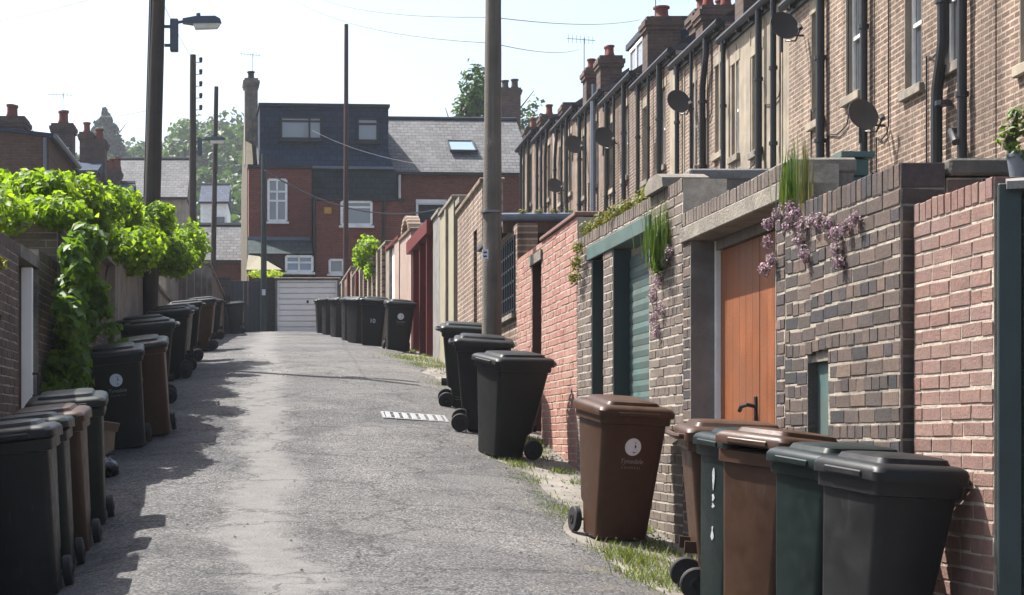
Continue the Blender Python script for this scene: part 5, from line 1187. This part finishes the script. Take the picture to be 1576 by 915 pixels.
plant('ivy_bush', 'green ivy bush tumbling over the far right wall top', [((XR(43.4 + .35 * k) - .12 - .1 * rr.random(), 43.4 + .35 * k, 4.72 + .38 * math.sin(.4 + k * .33) * rr.uniform(.5, 1)), (.2 + .1 * rr.random(), .32, .16 + .1 * rr.random()), 190) for k in range(9)] + [((XR(44.5) - .14, 44 + .5 * k, 4.35), (.1, .25, .2), 80) for k in range(3)], 'vine', .10, 57, 'bush', None, .8, .15)
plant('lime_shrub', 'lime green shrub glowing behind the near-black gate', [(px(400, 421, 60.5), (.5, .4, .14), 300), (px(422, 421, 60.6), (.35, .4, .12), 200)], 'yellowleaf', .09, 58, 'shrub', None, .8)
plant('carport_weeds', 'thin weeds sprouting along the carport gutter', [((2.9 + .2 * k, 21.2, 2.80), (.08, .04, .05), 50) for k in range(4)], 'moss', .035, 59)
X, D, Z = onwall(1549, 262, .06); pe = plant('potted_shrub', 'leafy young shrub in grey pot on top of the red wall at right edge', [((X + .14, 7.62, 1.43), (.05, .06, .06), 60), ((X + .10, 7.62, 1.34), (.05, .05, .06), 50), ((X + .2, 7.6, 1.38), (.06, .05, .1), 70), ((X + .16, 7.6, 1.27), (.07, .06, .05), 60)], 'weed', .035, 60, 'plant', [((X + .15, 7.62, 1.17), (X + .14, 7.62, 1.45)), ((X + .15, 7.62, 1.2), (X + .2, 7.6, 1.4))], .55, .3)
part('pot', MB().lathe([(.04, 0), (.055, .1), (.06, .1), (.06, .115), (.045, .11)], 14), 'blue_grey', pe, loc=(.01, 0, -.275), smooth=True)

# verge grass: uncountable
mb = MB(); r = random.Random(77)
def tuft(x, D, n, h, sp):
    for k in range(n):
        bx, by = x + r.gauss(0, sp), D + r.gauss(0, sp * 1.6)
        if bx > XR(by) - .03: continue
        a = r.uniform(0, 6.28); L = h * r.uniform(.4, 1.1); d = L * .7; w = .006; z = ground(bx, by) - .015
        sx, sy = -math.sin(a) * w, math.cos(a) * w; o = len(mb.v)
        mb.v += [(bx - sx, by - sy, z), (bx + sx, by + sy, z), (bx + math.cos(a) * d, by + math.sin(a) * d, z + L)]; mb.f.append((o, o + 1, o + 2))
for (u, v, n, h, sp) in [(960, 852, 700, .10, .13), (990, 862, 500, .08, .12), (1045, 890, 1300, .07, .2), (1010, 885, 700, .06, .18), (850, 780, 500, .06, .1), (835, 790, 400, .05, .1), (800, 735, 500, .06, .12), (815, 760, 400, .05, .12), (780, 705, 300, .06, .1), (800, 715, 300, .07, .08), (822, 690, 300, .12, .06), (830, 680, 250, .12, .06),
                      (640, 553, 900, .12, .3), (615, 548, 600, .10, .3), (655, 562, 700, .10, .25), (625, 560, 300, .08, .25), (672, 590, 200, .08, .12), (690, 620, 200, .06, .1), (470, 577, 250, .03, .25), (655, 640, 150, .05, .1)]:
    n = int(n * .6); h *= .75
    best = min((abs(HY - ground((u - VX) * d / F, d) * F / d - v), d) for d in [7 + .1 * k for k in range(350)])[1]
    tuft((u - VX) * best / F, best, n, h, sp)
for k in range(90):
    d = r.uniform(8, 40); tuft(XR(d) - r.uniform(.05, .3), d, 40, .06, .05)
    if k < 40: tuft(XL + .12, r.uniform(10, 30), 40, .08, .06)
gs = part('verge_grass', mb, 'drygrass', None); stuff(gs); tag(gs, 'dry yellow-green grass and weeds along the foot of the walls', 'grass')
# loose grit along the gutters
mb = MB(); r = random.Random(78)
for k in range(2600):
    d = 9 + 22 * r.random() ** 1.5; x = (XR(d) - abs(r.gauss(.15, .35))) if r.random() < .6 else (r.uniform(-2.2, 2.2) if r.random() < .4 else XL + abs(r.gauss(.1, .4)))
    if x > XR(d) - .02: continue
    z = ground(x, d) + .012; s = r.uniform(.006, .018); o = len(mb.v)
    mb.v += [(x - s, d, z), (x + s * .8, d - s * .7, z), (x + s * .3, d + s, z), (x, d, z + s * .9)]; mb.f += [(o, o + 1, o + 3), (o + 1, o + 2, o + 3), (o + 2, o, o + 3)]
gs = part('grit', mb, 'stone', None); stuff(gs); tag(gs, 'loose grit and small stones scattered on the lane', 'gravel')

# ================================================================== air
m, nt, b = _nt('thin_haze'); nt.nodes.remove(b)
pv = _new(nt, 'ShaderNodeVolumePrincipled'); pv.inputs['Color'].default_value = (.86, .92, 1, 1); pv.inputs['Density'].default_value = .00035; pv.inputs['Anisotropy'].default_value = .3
nt.links.new(pv.outputs[0], nt.nodes['Material Output'].inputs['Volume'])
hz = part('haze', B(-260, 260, -60, 390, -6, 72), m, None); stuff(hz); tag(hz, 'thin pale summer haze over the rooftops and hill', 'haze')
